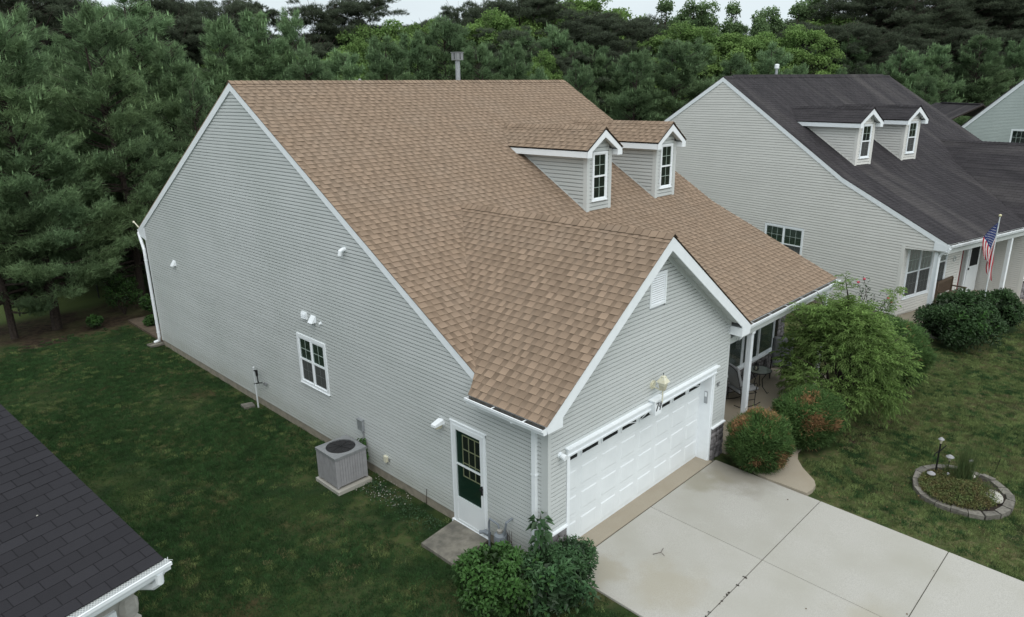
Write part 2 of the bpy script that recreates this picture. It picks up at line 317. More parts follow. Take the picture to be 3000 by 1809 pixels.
# ------------------------------------------------------------------ ground
def make_ground():
    xs = np.concatenate([[-420,-200,-90,-50,-30], np.arange(-20, 64, 1.0), [70,90,140,220,420]]); ys = np.concatenate([[-420,-200,-100,-60,-40,-25], np.arange(-16, 52, 1.0), [60,80,120,200,420]])
    X, Y = np.meshgrid(xs, ys, indexing='ij'); nx, ny = X.shape
    h2 = lambda x, y: ((x-18.3)*-.227*-1*0 + 0)
    V = [(float(X[i, j]), float(Y[i, j]), gz(X[i, j], Y[i, j]) + (.035*math.sin(X[i, j]*1.1)*math.sin(Y[i, j]*.9) - .035 if (Y[i, j] > 2 or Y[i, j] < -.5) and not (-.5 < X[i, j] < 6.5 and Y[i, j] < 0) else -.01)) for i in range(nx) for j in range(ny)]
    F = [(i*ny+j, (i+1)*ny+j, (i+1)*ny+j+1, i*ny+j+1) for i in range(nx-1) for j in range(ny-1)]
    me = bpy.data.meshes.new('lawn_and_woodland_floor'); me.from_pydata(V, [], F); me.materials.append(M['ground']); me.shade_smooth()
    ca = me.color_attributes.new('zone', 'FLOAT_COLOR', 'POINT'); z = np.zeros((nx*ny, 4), np.float32); z[:, 3] = 1
    for i, (x, y, _) in enumerate(V):
        edge = 20.8 - max(0, x-6)*.12 - max(0, x-26)*.18 + (-.12*(x+2) if x < -2 else 0)
        z[i, 0] = 1 if y > edge else 0
        if ((x-9.6)/2.6)**2+((y+1.1)/1.1)**2 < 1: z[i, 0] = .9
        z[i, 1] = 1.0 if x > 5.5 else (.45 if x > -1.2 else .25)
        z[i, 2] = .85 if (y > 24.9+.15*x and y < 44 and x < 14) else 0
        if z[i, 2] > 0: z[i, 0] = 0
    ca.data.foreach_set('color', z.ravel())
    o = bpy.data.objects.new('ground', me); C.objects.link(o); o['kind'] = 'structure'
make_ground()
# ------------------------------------------------------------------ house pieces
def interval_clip(iv, holes):
    out = [iv]
    for h0, h1 in holes:
        nx = []
        for (a0, a1, b0, b1) in out:      # bottom from a0..a1, top from b0..b1
            if h1 <= min(a0, b0) or h0 >= max(a1, b1): nx.append((a0, a1, b0, b1)); continue
            if h0 > max(a0, b0): nx.append((a0, h0, b0, h0))
            if h1 < min(a1, b1): nx.append((h1, a1, h1, b1))
        out = nx
    return out

def siding(F, z0, z1, ext, parent, m, flip=None, holes=(), each=True, e=.0785, seams=True, name='siding_board', lip=.018, gb=-.020):
    """ext(z)->(a0,a1). One object per course when each, otherwise one joined part."""
    n = int(math.ceil((z1-z0)/e)); J = MB(); seam = random.uniform(0, 3)
    for i in range(n):
        b = z0+i*e; t = min(b+e, z1+.02); a0, a1 = ext(b); c0, c1 = ext(t)
        if a1-a0 < .03: continue
        if c1 < c0: c0 = c1 = (c0+c1)/2
        hs = [(h[0], h[1]) for h in holes if b+e*.5 > h[2] and b+e*.5 < h[3]]
        seam = (seam+random.uniform(1.1, 1.9)) % 3.66; start = seam-3.66
        for (p0, p1, q0, q1) in interval_clip((a0, a1, c0, c1), hs):
            mb = MB() if each else J
            cuts = [p0]
            if seams:
                s = start
                while s < p1:
                    if s > max(p0, q0)+.1 and s < min(p1, q1)-.1: cuts.append(s)
                    s += 3.66
            cuts.append(p1); k = len(cuts)-1
            for j in range(k):
                x0, x1 = cuts[j], cuts[j+1]; y0 = q0 if j == 0 else x0; y1 = q1 if j == k-1 else x1
                dd = .002*(j % 2); l = lip+dd
                B = [F.p(x0, b, l), F.p(x1, b, l), F.p(x1, b+.012, l+.001), F.p(x0, b+.012, l+.001)]; mb.face(B)
                kk = (t-b)*.82; xm0, xm1 = x0+(y0-x0)*.82, x1+(y1-x1)*.82
                mb.face([F.p(x0, b+.012, l+.001), F.p(x1, b+.012, l+.001), F.p(xm1, b+kk, l-.003), F.p(xm0, b+kk, l-.003)])
                mb.face([F.p(xm0, b+kk, l-.003), F.p(xm1, b+kk, l-.003), F.p(y1, b+kk+.001, gb+dd), F.p(y0, b+kk+.001, gb+dd)])
                mb.face([F.p(y0, b+kk+.001, gb+dd), F.p(y1, b+kk+.001, gb+dd), F.p(y1, t, gb+dd), F.p(y0, t, gb+dd)])
                mb.face([F.p(x0, b, gb), F.p(x1, b, gb), F.p(x1, b, l), F.p(x0, b, l)])
                for xx in (x0, x1): mb.face([F.p(xx, b, 0), F.p(xx, b, l), F.p(xx, b+.012, l+.001)])
            if each and mb.v: _b(mb, name, m, parent, flip)
    if not each: return _b(J, 'siding', m, parent, flip)

def _b(mb, name, m, parent, flip=None, **k):
    if flip is not None: mb.v = [(flip-p[0], p[1], p[2]) for p in mb.v]
    return mb.build(name, m, parent, **k)

def shingles(O, U, V, total, iv, parent, m, flip=None, kind='arch', e=.1435, mo=None, nobj=0, name='roof_shingles', nrm=None, meshcache={}):
    O, U, V = Vector(O), Vector(U), Vector(V); N = U.cross(V)
    if N.z < 0: N = -N
    mb = MB(); rows = int(total/e)+1; made = 0
    for r in range(rows):
        s0 = r*e; s1 = min(s0+e, total); sm = (s0+s1)/2
        if s1-s0 < .01: continue
        bi = iv(s0, sm); ti = iv(s1, sm)
        wob = [random.uniform(-.0025, .0025) for _ in range(60)]
        P = lambda u, s, h: O+U*u+V*s+N*h
        for (a0, a1), (c0, c1) in zip(bi, ti):
            if a1-a0 < .01 and c1-c0 < .01: continue
            base = (.66, .62) if kind == 'arch' else (.55, .5)
            ln = max(a1, c1)-min(a0, c0); lo = min(a0, c0)
            # base strip
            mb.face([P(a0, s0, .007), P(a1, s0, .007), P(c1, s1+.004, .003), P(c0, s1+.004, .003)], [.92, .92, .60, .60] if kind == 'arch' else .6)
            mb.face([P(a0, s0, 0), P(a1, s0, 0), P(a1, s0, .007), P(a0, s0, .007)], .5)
            u = lo+random.uniform(-.3, 0) if kind == 'arch' else lo-(.1525 if r % 2 else .0)-.02*(r % 3)
            while u < lo+ln:
                if kind == 'arch':
                    w_ = random.choice((.11, .13, .155, .18)); g = random.choice((.06, .08, .10, .12)); tn = random.choice((.93, .96, .98, 1.0, 1.02, 1.05, 1.08)); hh = .0135
                else:
                    w_ = .294; g = .011; tn = random.choice((.93, .97, 1.0, 1.03, 1.07)) if kind == 'tab' else random.uniform(.93, 1.07); hh = .008
                u0, u1 = u, u+w_; b0, b1 = max(u0, a0), min(u1, a1); t0, t1 = max(u0, c0), min(u1, c1)
                if kind == 'arch' and random.random() < .7:
                    # patch of the lower layer beside the tab, its own granule blend
                    v0, v1 = u1, u1+g; d0, d1 = max(v0, a0, c0), min(v1, a1, c1)
                    if d1-d0 > .02:
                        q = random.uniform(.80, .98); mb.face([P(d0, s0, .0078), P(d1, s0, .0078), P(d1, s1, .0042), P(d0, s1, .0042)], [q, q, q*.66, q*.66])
                if b1-b0 > .012 or t1-t0 > .012:
                    if b1 < b0: b0 = b1 = (b0+b1)/2
                    if t1 < t0: t0 = t1 = (t0+t1)/2
                    sx = s0+wob[int(abs(u)*3) % 60]; hh += random.uniform(0, .003)
                    whole = b0 == u0 and b1 == u1 and t0 == u0 and t1 == u1
                    if made < nobj and whole:
                        # one shingle tab = one object, sharing a few meshes
                        key = (round(w_, 3), tn, name)
                        if key not in meshcache:
                            q = MB(); h_ = .014 if kind == 'arch' else .009
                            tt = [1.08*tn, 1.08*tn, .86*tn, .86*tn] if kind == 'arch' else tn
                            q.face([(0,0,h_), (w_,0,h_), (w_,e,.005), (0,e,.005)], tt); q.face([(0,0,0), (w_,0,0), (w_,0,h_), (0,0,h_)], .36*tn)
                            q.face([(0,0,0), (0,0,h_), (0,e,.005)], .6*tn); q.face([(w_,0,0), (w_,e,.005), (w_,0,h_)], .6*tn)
                            o = q.build('shingle', mo or m); meshcache[key] = o.data; bpy.data.objects.remove(o)
                        o = bpy.data.objects.new('shingle', meshcache[key]); C.objects.link(o); o.parent = parent
                        mt = Matrix((U, V, N)).transposed().to_4x4(); mt.translation = P(u0, sx, 0); o.matrix_local = mt; made += 1
                    else:
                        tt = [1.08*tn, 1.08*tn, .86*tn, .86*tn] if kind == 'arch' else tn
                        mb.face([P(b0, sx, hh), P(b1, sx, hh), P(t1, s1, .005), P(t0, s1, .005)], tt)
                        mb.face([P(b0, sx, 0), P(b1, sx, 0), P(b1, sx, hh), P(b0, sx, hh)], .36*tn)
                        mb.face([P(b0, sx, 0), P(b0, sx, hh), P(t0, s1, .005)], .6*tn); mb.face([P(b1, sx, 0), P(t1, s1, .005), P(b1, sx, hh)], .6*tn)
                u += w_+g
    o = _b(mb, name, m, parent, flip); o['kind'] = 'stuff'; return o

def caps(P0, P1, da, db, parent, m, flip=None, e=.165, wdt=.14, each=True, kind='arch'):
    """ridge caps from P0 to P1; da, db unit vectors down the two slopes"""
    P0, P1, da, db = Vector(P0), Vector(P1), Vector(da), Vector(db); T = (P1-P0); L = T.length; T.normalize(); n = int(L/e); J = MB(); up_ = (-(da+db)).normalized()
    for i in range(n):
        mb = MB() if each else J
        a = P0+T*(i*e); b = P0+T*min(L, (i+1)*e+.04); w_ = wdt+random.uniform(-.006, .006); tn = random.choice((.82, .9, .97, 1.04, 1.1)) if kind == 'arch' else random.uniform(.9, 1.1)
        h0, h1 = .036, .020      # the end facing P0 is the exposed, raised butt
        for d in (da, db):
            q = [a+up_*h0, b+up_*h1, b+up_*(h1-.004)+d*w_, a+up_*(h0-.006)+d*w_]
            mb.face(q, tn); mb.face([a+up_*h0, a+up_*(h0-.006)+d*w_, a+up_*(h0-.022)+d*w_, a+up_*(h0-.016)], tn*.45)
            mb.face([q[3], q[2], q[2]-up_*.012, q[3]-up_*.012], tn*.45)
        if each: _b(mb, 'ridge_cap', m, parent, flip)
    if not each: o = _b(J, 'ridge_caps', m, parent, flip); o['kind'] = 'stuff'

def gutter(F, a0, a1, z, parent, flip=None, hang=.6, guard=False, cap=True, name='gutter'):
    mb = MB(); t = .004; dz = .115; dp = .125
    prof = [(0, 0), (0, -dz), (.075, -dz), (.085, -.06), (dp, -.035), (dp, 0), (dp-.02, 0)]
    inn = [(d+(.004 if i < 2 else -.004), zz+.004) for i, (d, zz) in enumerate(prof)]
    for (d0, z0), (d1, z1) in zip(prof, prof[1:]): mb.face([F.p(a0, z+z0, d0), F.p(a1, z+z0, d0), F.p(a1, z+z1, d1), F.p(a0, z+z1, d1)], 1, 0)
    for (d0, z0), (d1, z1) in zip(inn[:-1], inn[1:-1]): mb.face([F.p(a0, z+z0, d0), F.p(a1, z+z0, d0), F.p(a1, z+z1, d1), F.p(a0, z+z1, d1)], 1, 1)
    if cap:
        for a in (a0, a1): mb.face([F.p(a, z+zz, d) for d, zz in prof[:-1]], 1, 0)
    mb.fbox(F, a0, a1, z-.004, z+.004, dp-.022, dp, 1, 0)
    g = _b(mb, name, ['white', 'gutin'], parent, flip)
    if guard:
        k = MB(); k.fbox(F, a0, a1, z+.0, z+.003, .0, dp-.02); _b(k, 'guard_backing', 'galv', g, flip); k = MB(); n = int((a1-a0)/.03)
        for i in range(n):
            a = a0+i*.03
            for sgn in (1, -1): k.face([F.p(a, z+.012, .002 if sgn > 0 else dp-.02), F.p(a+.008, z+.012, .002 if sgn > 0 else dp-.02), F.p(a+.068, z+.006, dp-.02 if sgn > 0 else .002), F.p(a+.06, z+.006, dp-.02 if sgn > 0 else .002)])
        _b(k, 'leaf_guard', 'soffit', g, flip)['kind'] = 'stuff'
    else:
        a = a0+hang*.6
        while a < a1: k = MB(); k.fbox(F, a, a+.022, z-.012, z-.004, 0, dp-.01); _b(k, 'hanger', 'white', g, flip); a += hang
    return g

def window(F, a0, a1, z0, z1, parent, flip=None, cols=1, grid=(2, 2), low=True, blind='blind', slats=True, cas=.06, name='window', screen=True, split=.5, wm='white'):
    mb = MB(); d = .045
    for (p0, p1, q0, q1) in ((a0, a1, z0, z0+cas*.8), (a0, a1, z1-cas, z1), (a0, a0+cas, z0+cas*.8, z1-cas), (a1-cas, a1, z0+cas*.8, z1-cas)): mb.fbox(F, p0, p1, q0, q1, -.03, d)
    mb.fbox(F, a0-.01, a1+.01, z0-.02, z0-.001, 0, d+.015)
    wdt = (a1-a0-2*cas); cw = wdt/cols
    W = _b(mb, name, wm, parent, flip)
    bk = MB(); bk.fbox(F, a0+cas*.5, a1-cas*.5, z0+cas*.5, z1-cas*.5, -.02, .003); _b(bk, 'room_shade', 'insdark', W, flip)
    for c in range(cols):
        l = a0+cas+c*cw; r = l+cw; mid = z0+(z1-z0)*split; zb = z0+cas*.8; zt = z1-cas
        s = MB(); f = .028
        if c: s.fbox(F, l-.022, l+.022, zb, zt, .005, .05)
        lf = l+(.022 if c else 0); rf = r-(.022 if c < cols-1 else 0)
        for (p0, p1, q0, q1, dd) in ((lf, rf, zt-f, zt, .034), (lf, lf+f, mid, zt-f, .034), (rf-f, rf, mid, zt-f, .034), (lf, rf, mid-.022, mid+.022, .040)) + (((lf, rf, zb, zb+f, .026), (lf, lf+f, zb+f, mid-.022, .026), (rf-f, rf, zb+f, mid-.022, .026)) if low else ()): s.fbox(F, p0, p1, q0, q1, .008, dd)
        _b(s, 'sash', wm, W, flip)
        for (q0, q1, dd, lowr) in ((mid+.022, zt-f, .026, False), (zb+f, mid-.022, .018, True)):
            if q1-q0 < .05: continue
            p = MB(); p.face([F.p(lf+f, q0, dd), F.p(rf-f, q0, dd), F.p(rf-f, q1, dd), F.p(lf+f, q1, dd)]); _b(p, 'pane', 'glass', W, flip)
            g = MB()
            if grid and (not lowr or low):
                for i in range(1, grid[0]): x = lf+f+(rf-lf-2*f)*i/grid[0]; g.fbox(F, x-.0065, x+.0065, q0, q1, dd-.006, dd+.002)
                for i in range(1, grid[1]): zz = q0+(q1-q0)*i/grid[1]; g.fbox(F, lf+f, rf-f, zz-.0065, zz+.0065, dd-.0055, dd+.0025)
                if g.v: _b(g, 'muntin', 'muntin', W, flip)
            if lowr and screen:
                k = MB(); nn = int((rf-lf-2*f)/.011); hh = int((q1-q0)/.011)
                for i in range(nn): x = lf+f+i*.011; k.face([F.p(x, q0, dd+.006), F.p(x+.0065, q0, dd+.006), F.p(x+.0065, q1, dd+.006), F.p(x, q1, dd+.006)])
                for i in range(hh): zz = q0+i*.011; k.face([F.p(lf+f, zz, dd+.0062), F.p(rf-f, zz, dd+.0062), F.p(rf-f, zz+.003, dd+.0062), F.p(lf+f, zz+.003, dd+.0062)])
                _b(k, 'insect_screen', 'screen', W, flip)['kind'] = 'stuff'
        if slats:
            k = MB(); zz = zb+.02
            while zz < zt-.02: k.face([F.p(lf+f, zz, .004), F.p(rf-f, zz, .004), F.p(rf-f, zz+.022, .013), F.p(lf+f, zz+.022, .013)]); zz += .030
            _b(k, 'blind', blind, W, flip)
    return W

p_, pb_, g_ = .6093, .554, .737
W2, LB = 12.02, 17.51
zs = lambda y: 2.34+p_*y                     # steep front slope
zl = lambda y: 2.985+.447*y                  # shallow lower slope over the porch
zb_ = lambda y: 8.39-pb_*(y-9.93)            # back slope
xvl = lambda y: (p_*y-.786)/g_-.354
def unit(a): a = Vector(a); return a.normalized()

def dormer(root, xc, st, flip):
    d = bpy.data.objects.new('dormer', None); C.objects.link(d); d.parent = root
    x0, x1, y0 = xc-.495, xc+.495, 4.48; sm, pm = st['siding'], st['post']
    mb = MB(); ze = 6.66; pk = 7.165; pt = (pk-ze)/.725
    mb.prism([(x0+.03, y0+.03, zs(y0)-.1), (x1-.03, y0+.03, zs(y0)-.1), (x1-.03, y0+.03, 6.80), (xc, y0+.03, 7.09), (x0+.03, y0+.03, 6.80)], (0, .06, 0))
    for x in (x0+.03, x1-.08): mb.prism([(x, y0+.06, zs(y0)-.1), (x, y0+.06, 6.78), (x, 7.2, 6.78), (x, 7.2, zs(7.2)-.1)], (.05, 0, 0))
    _b(mb, 'dormer_wall', pm, d, flip)
    F = Fr((0, y0, 0), (1, 0, 0), (0, -1, 0))
    siding(F, zs(y0)+.01, 7.02, lambda z: (x0+.1, x1-.1) if z < 6.6 else (max(x0+.1, xc-(7.02-z)/pt), min(x1-.1, xc+(7.02-z)/pt)), d, sm, flip, holes=[(xc-.31, xc+.31, 5.33, 6.57)], each=False, seams=False, e=.1)
    for sgn, x in ((-1, x0), (1, x1)):
        Fs = Fr((x, 0, 0), (0, 1, 0), (sgn, 0, 0)); siding(Fs, zs(y0)+.02, 6.56, lambda z: (y0+.1, (z-2.34)/p_), d, sm, flip, each=False, seams=False, e=.1)
    t = MB()
    for x, s_ in ((x0, -1), (x1, 1)):
        t.box(min(x, x-s_*.1), max(x, x-s_*.1), y0-.022, y0, zs(y0)-.05, 6.62); xx = x+s_*.022; t.box(min(x, xx), max(x, xx), y0-.022, y0+.1, zs(y0)-.05, 6.6)
        # flashing strip where the cheek wall meets the slope
        a = (xx, y0-.02, zs(y0-.02)+.012); b = (xx, 6.95, zs(6.95)+.012); t.prism([a, b, (xx, 6.95, zs(6.95)+.05), (xx, y0-.02, zs(y0-.02)+.05)], (s_*.006, 0, 0))
    _b(t, 'corner_trim', pm, d, flip)
    wn = window(F, xc-.305, xc+.305, 5.325, 6.568, d, flip, 1, (2, 2), blind=None, slats=False, screen=st['flipscreen'], cas=.05, name='window')
    # roof: deck, fascias, rakes, soffit
    r = MB(); yf = 4.28
    for s_ in (-1, 1):
        ex = xc+s_*.725; yb = (ze-2.34)/p_+.02; yp = (pk-2.34)/p_+.02
        r.prism([(ex, yf, ze-.02), (xc, yf, pk-.02), (xc, yp, pk-.02), (ex, yb, ze-.02)], (0, 0, -.03))
    _b(r, 'roof_deck', 'deck', d, flip)
    f = MB()
    for s_ in (-1, 1):
        ex = xc+s_*.725; exi = xc+s_*.70; yb = (ze-2.34)/p_
        f.hexa([(exi, yf+.02, ze-.2), (ex, yf+.02, ze-.2), (ex, yb-.28, ze-.2), (exi, yb-.28, ze-.2), (exi, yf+.02, ze-.022), (ex, yf+.02, ze-.022), (ex, yb+.0, ze-.022), (exi, yb+.0, ze-.022)])
        # raking boards, boxed foot
        f.prism([(xc, yf, pk-.035), (ex, yf, ze-.03), (ex, yf, ze-.205), (ex-s_*.19, yf, ze-.205), (ex-s_*.19, yf, ze-.06), (xc, yf, pk-.23)], (0, .025, 0))
        f.hexa([(ex-s_*.19, yf+.025, ze-.2), (ex-s_*.005, yf+.025, ze-.2), (ex-s_*.005, y0+.1, ze-.2), (ex-s_*.19, y0+.1, ze-.2), (ex-s_*.19, yf+.025, ze-.06), (ex-s_*.005, yf+.025, ze-.05), (ex-s_*.005, y0+.1, ze-.05), (ex-s_*.19, y0+.1, ze-.06)])
        # eave soffit
        f.face([(ex, y0, ze-.199), (xc+s_*.49, y0, ze-.199), (xc+s_*.49, yb-.25, ze-.199), (ex, yb-.3, ze-.199)])
    _b(f, 'fascia', 'white', d, flip)
    so = MB()
    for s_ in (-1, 1):
        ex = xc+s_*.53; so.face([(xc, yf+.02, pk-.16), (ex, yf+.02, pk-.16-.53*pt), (ex, y0, pk-.16-.53*pt), (xc, y0, pk-.16)])
    _b(so, 'soffit', 'soffit', d, flip)
    c, sn = 1/math.hypot(1, pt), pt/math.hypot(1, pt)
    for s_ in (-1, 1):
        O = (xc+s_*.745, 0, ze-.014+.0); tot = .745/c
        shingles(O, (0, 1, 0), (-s_*c, 0, sn), tot, lambda s, sm_: [(yf-.015, (ze-.014+s*sn-2.34)/p_+.01)], d, st['roof'], flip, st['kind'])
    if st['kind'] == 'arch': caps((xc, yf-.01, pk+.0), (xc, (pk-2.34)/p_+.12, pk), (-c, 0, -sn), (c, 0, -sn), d, st['roof'], flip, e=.15)
    else: caps((xc, yf-.01, pk+.0), (xc, (pk-2.34)/p_-.1, pk), (-c, 0, -sn), (c, 0, -sn), d, st['roof'], flip, each=False)
    return d

def house(root, st, flip=None):
    sm, pm, rm, kd = st['siding'], st['post'], st['roof'], st['kind']; main = st['main']
    B = lambda mb, n, m, par=root, **k: _b(mb, n, m, par, flip, **k)
    # ---- core walls
    topL = lambda y: min(3.28, 99) if y < 1.5 else min(zs(y)-.09, zb_(y)-.09)
    w = MB()
    ys = [0, 1.5, 1.66, 9.93, LB]
    w.prism([(.032, .032, -.3), (.032, LB, -.3), (.032, LB, zb_(LB)-.09), (.032, 9.93, 8.29), (.032, 1.66, zs(1.66)-.09), (.032, 1.4, 3.28), (.032, .032, 3.28)], (.1, 0, 0))
    Wl = B(w, 'side_wall', pm)
    w = MB(); yk = 3.98
    w.prism([(W2-.032, 1.39, -.3), (W2-.032, LB, -.3), (W2-.032, LB, zb_(LB)-.09), (W2-.032, 9.93, 8.29), (W2-.032, yk, zl(yk)-.09), (W2-.032, .02, 2.9), (W2-.032, .02, 2.68), (W2-.032, 1.39, 2.68)], (-.1, 0, 0))
    Wr = B(w, 'side_wall', pm)
    w = MB(); zp = lambda x: 3.126+g_*(min(x, 6.03-x)+.354)-.1
    w.prism([(.1, .032, -.3), (.54, .032, -.3), (.54, .032, 2.13), (5.417, .032, 2.13), (5.417, .032, -.3), (6.03, .032, -.3), (6.03, .032, zp(6.03)), (3.015, .032, zp(3.015)), (.1, .032, zp(.1))], (0, .1, 0))
    Wf = B(w, 'front_wall', pm)
    w = MB(); w.box(6.03-.1, 5.998, .1, 1.7, -.3, 2.75); w.box(6.03, 8.1, 1.682, 1.75, .0, 2.75); w.box(8.0, 8.1, 1.5, 1.682, 0, 2.75); w.box(8.0, W2-.1, 1.432, 1.5, 0, 2.75); w.box(.1, W2-.1, LB-.1, LB-.001, -.3, zb_(LB)-.1)
    Wp = B(w, 'porch_wall', pm)
    w = MB(); w.box(-.004, .1, .02, LB-.01, -.35, .176); w.box(W2-.1, W2+.004, 1.41, LB-.01, -.35, .176); w.box(.1, W2-.1, LB+.001, LB+.01, -.35, .176)
    B(w, 'foundation', 'found')
    w = MB(); w.box(.54, 5.417, .30, .36, -.1, 2.3); B(w, 'garage_backing', 'insdark')
    # ---- siding
    zf = .823
    FL = Fr((0, 0, 0), (0, 1, 0), (-1, 0, 0))
    def extL(z):
        a = .11 if z < 3.27 else max(.11, (z+.1-2.34)/p_); return (a, min(LB-.1, 9.93+(8.29-z)/pb_))
    hl = [(1.48, 2.432, -1, 2.2), (6.76, 8.03, 1.386, 2.64)] if main else []
    if main or st['left']: siding(FL, .176, 8.2, extL, Wl, sm, flip, hl, each=main)
    FRt = Fr((W2, 0, 0), (0, 1, 0), (1, 0, 0))
    def extR(z):
        if z < 2.66: a = 1.5
        elif z < 4.67: a = max(.05, (z+.1-2.985)/.447)
        else: a = (z+.1-2.34)/p_
        return (a, min(LB-.1, 9.93+(8.29-z)/pb_))
    if not main: siding(FRt, .176, 8.2, extR, Wr, sm, flip, [(5.36, 7.17, 1.4, 2.64)], each=True, e=.1)
    FF = Fr((0, 0, 0), (1, 0, 0), (0, -1, 0))
    siding(FF, zf, 5.42, lambda z: (.05, 5.98) if z < 3.3 else (max(.05, (z+.1-3.126)/g_-.354), min(5.98, 6.384-(z+.1-3.126)/g_)), Wf, sm, flip, [(.46, 5.50, -1, 2.34), (2.79, 3.31, 4.235, 4.885)], each=main)
    FG = Fr((6.03, 0, 0), (0, 1, 0), (1, 0, 0)); siding(FG, .1, 2.75, lambda z: (.1, 1.64), Wp, sm, flip, each=False, seams=False)
    FP = Fr((0, 1.4, 0), (1, 0, 0), (0, -1, 0)); FD = Fr((0, 1.65, 0), (1, 0, 0), (0, -1, 0))
    if not main:
        siding(FP, .176, 2.68, lambda z: (8.1, W2-.1), Wp, sm, flip, [(10.06, 11.76, .70, 2.62), (9.05, 9.82, .9, 2.62)], each=False, seams=False, e=.1)
    siding(FD, .176, 2.68, lambda z: (6.1, 8.0), Wp, sm, flip, [(6.10, 7.55, -1, 2.2)], each=False, seams=False)
    # ---- corner posts
    t = MB()
    t.box(-.022, 0, -.022, .13, .0 if not main else .05, 3.0); t.box(0, .06, -.022, 0, zf-.01, 3.05); t.box(5.97, 6.03, -.022, 0, zf, 2.95); t.box(6.03, 6.052, -.022, .11, .05, 2.95)
    t.box(-.022, 0, LB-.1, LB+.02, .16, 4.0); t.box(0, .1, LB, LB+.02, .16, 4.0)
    if not main: t.box(W2, W2+.022, 1.378, 1.5, .17, 2.68); t.box(W2-.09, W2, 1.378, 1.4, .17, 2.68); t.box(W2, W2+.022, LB-.1, LB+.02, .17, 3.9)
    t.box(7.98, 8.1, 1.378, 1.4, .1, 2.7)
    B(t, 'corner_trim', pm)
    # ---- roof decks
    r = MB(); e = -.012; dn = (0, 0, -.06)
    xl, xr = -.043, W2+.043
    r.prism([(xl, 1.66, zs(1.66)+e), (3.015, 5.37, zs(5.37)+e), (xl, 5.37, zs(5.37)+e)], dn); r.prism([(xl, 5.37, zs(5.37)+e), (xr, 5.37, zs(5.37)+e), (xr, 9.93, 8.39+e), (xl, 9.93, 8.39+e)], dn)
    r.prism([(6.03-xvl(3.98), 3.98, zs(3.98)+e), (xr, 3.98, zs(3.98)+e), (xr, 5.37, zs(5.37)+e), (3.015, 5.37, zs(5.37)+e)], dn)
    r.prism([(6.384, .3, zl(.3)+e), (6.384, -.0, zl(0)+e), (xr, 0, zl(0)+e), (xr, 3.98, zl(3.98)+e), (6.03-xvl(3.98), 3.98, zl(3.98)+e)], dn)
    r.prism([(-.354, -.3, 3.126+e), (-.354, 1.485, 3.126+e), (xl, 1.66, 3.126+g_*.311+e), (3.015, 5.41, 5.61+e), (3.015, -.3, 5.61+e)], dn)
    r.prism([(6.384, -.3, 3.126+e), (6.384, .35, 3.126+e), (4.16, 3.98, 4.765+e), (3.015, 5.41, 5.61+e), (3.015, -.3, 5.61+e)], dn)
    B(r, 'roof_deck', 'deck')
    r = MB(); r.prism([(xl, 9.93, 8.40), (xr, 9.93, 8.40), (xr, 17.95, zb_(17.95)+.01), (xl, 17.95, zb_(17.95)+.01)], (0, 0, -.05)); B(r, 'rear_roof_slope', rm)
    # ---- shingles
    c, s = 1/math.hypot(1, p_), p_/math.hypot(1, p_)
    yA = 3.98-19*.1435*c
    def ivA(sd, sm_):
        y = yA+sd*c; ym = yA+sm_*c; o_ = .02
        if ym < 3.975: return [(xl-.012, xvl(y)+o_)]
        if ym < 5.40: return [(xl-.012, min(3.015, xvl(y)+o_)), (max(3.015, 6.03-xvl(y)-o_), xr+.012)]
        return [(xl-.012, xr+.012)]
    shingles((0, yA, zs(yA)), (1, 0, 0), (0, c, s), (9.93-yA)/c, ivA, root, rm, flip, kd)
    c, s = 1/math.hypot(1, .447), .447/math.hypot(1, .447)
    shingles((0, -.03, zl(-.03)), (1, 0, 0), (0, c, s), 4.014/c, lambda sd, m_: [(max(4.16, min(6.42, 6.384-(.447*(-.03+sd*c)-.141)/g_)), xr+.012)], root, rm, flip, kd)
    c, s = 1/math.hypot(1, g_), g_/math.hypot(1, g_)
    def ivD(sd, m_):
        x = -.38+sd*c; y1 = 1.485+(x+.354)/.311*.181 if x < -.043 else (.786+g_*(x+.354))/p_
        return [(-.32, y1+.015)]
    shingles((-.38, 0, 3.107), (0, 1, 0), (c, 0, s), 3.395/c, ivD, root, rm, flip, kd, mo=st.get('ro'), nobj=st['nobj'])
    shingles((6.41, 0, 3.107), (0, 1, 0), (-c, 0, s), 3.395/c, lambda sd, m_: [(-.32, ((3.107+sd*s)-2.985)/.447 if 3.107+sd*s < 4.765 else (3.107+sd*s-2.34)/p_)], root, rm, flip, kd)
    each = main
    cc, ss = 1/math.hypot(1, p_), p_/math.hypot(1, p_); cb, sb = 1/math.hypot(1, pb_), pb_/math.hypot(1, pb_)
    if main: caps((xl-.01, 9.93, 8.392), (xr+.01, 9.93, 8.392), (0, -cc, -ss), (0, cb, -sb), root, rm, flip, e=.145)
    else:
        caps((xl, 9.93, 8.392), (xr, 9.93, 8.392), (0, -cc, -ss), (0, cb, -sb), root, rm, flip, each=False)
        v = MB(); v.prism([(.5, 9.93-.13*cc, 8.41-.08), (.5, 9.93, 8.475), (.5, 9.93+.13, 8.41-.07), (.5, 9.93+.13, 8.38-.07), (.5, 9.93-.13*cc, 8.38-.08)], (11.0, 0, 0)); B(v, 'ridge_vent', 'dark')
    caps((3.015, -.33, 5.612), (3.015, 5.5, 5.612), (-c, 0, -s), (c, 0, -s), root, rm, flip, e=.165, each=main, kind=kd)
    for xc in (7.035, 10.17): dormer(root, xc, st, flip)
    # ---- rakes on the side walls
    t = MB()
    def rake(x0, x1, pts, wd=.175):
        for (ya, za), (yb, zb) in zip(pts, pts[1:]): t.prism([(x0, ya, za-.02), (x0, yb, zb-.02), (x0, yb, zb-.02-wd), (x0, ya, za-.02-wd)], (x1-x0, 0, 0))
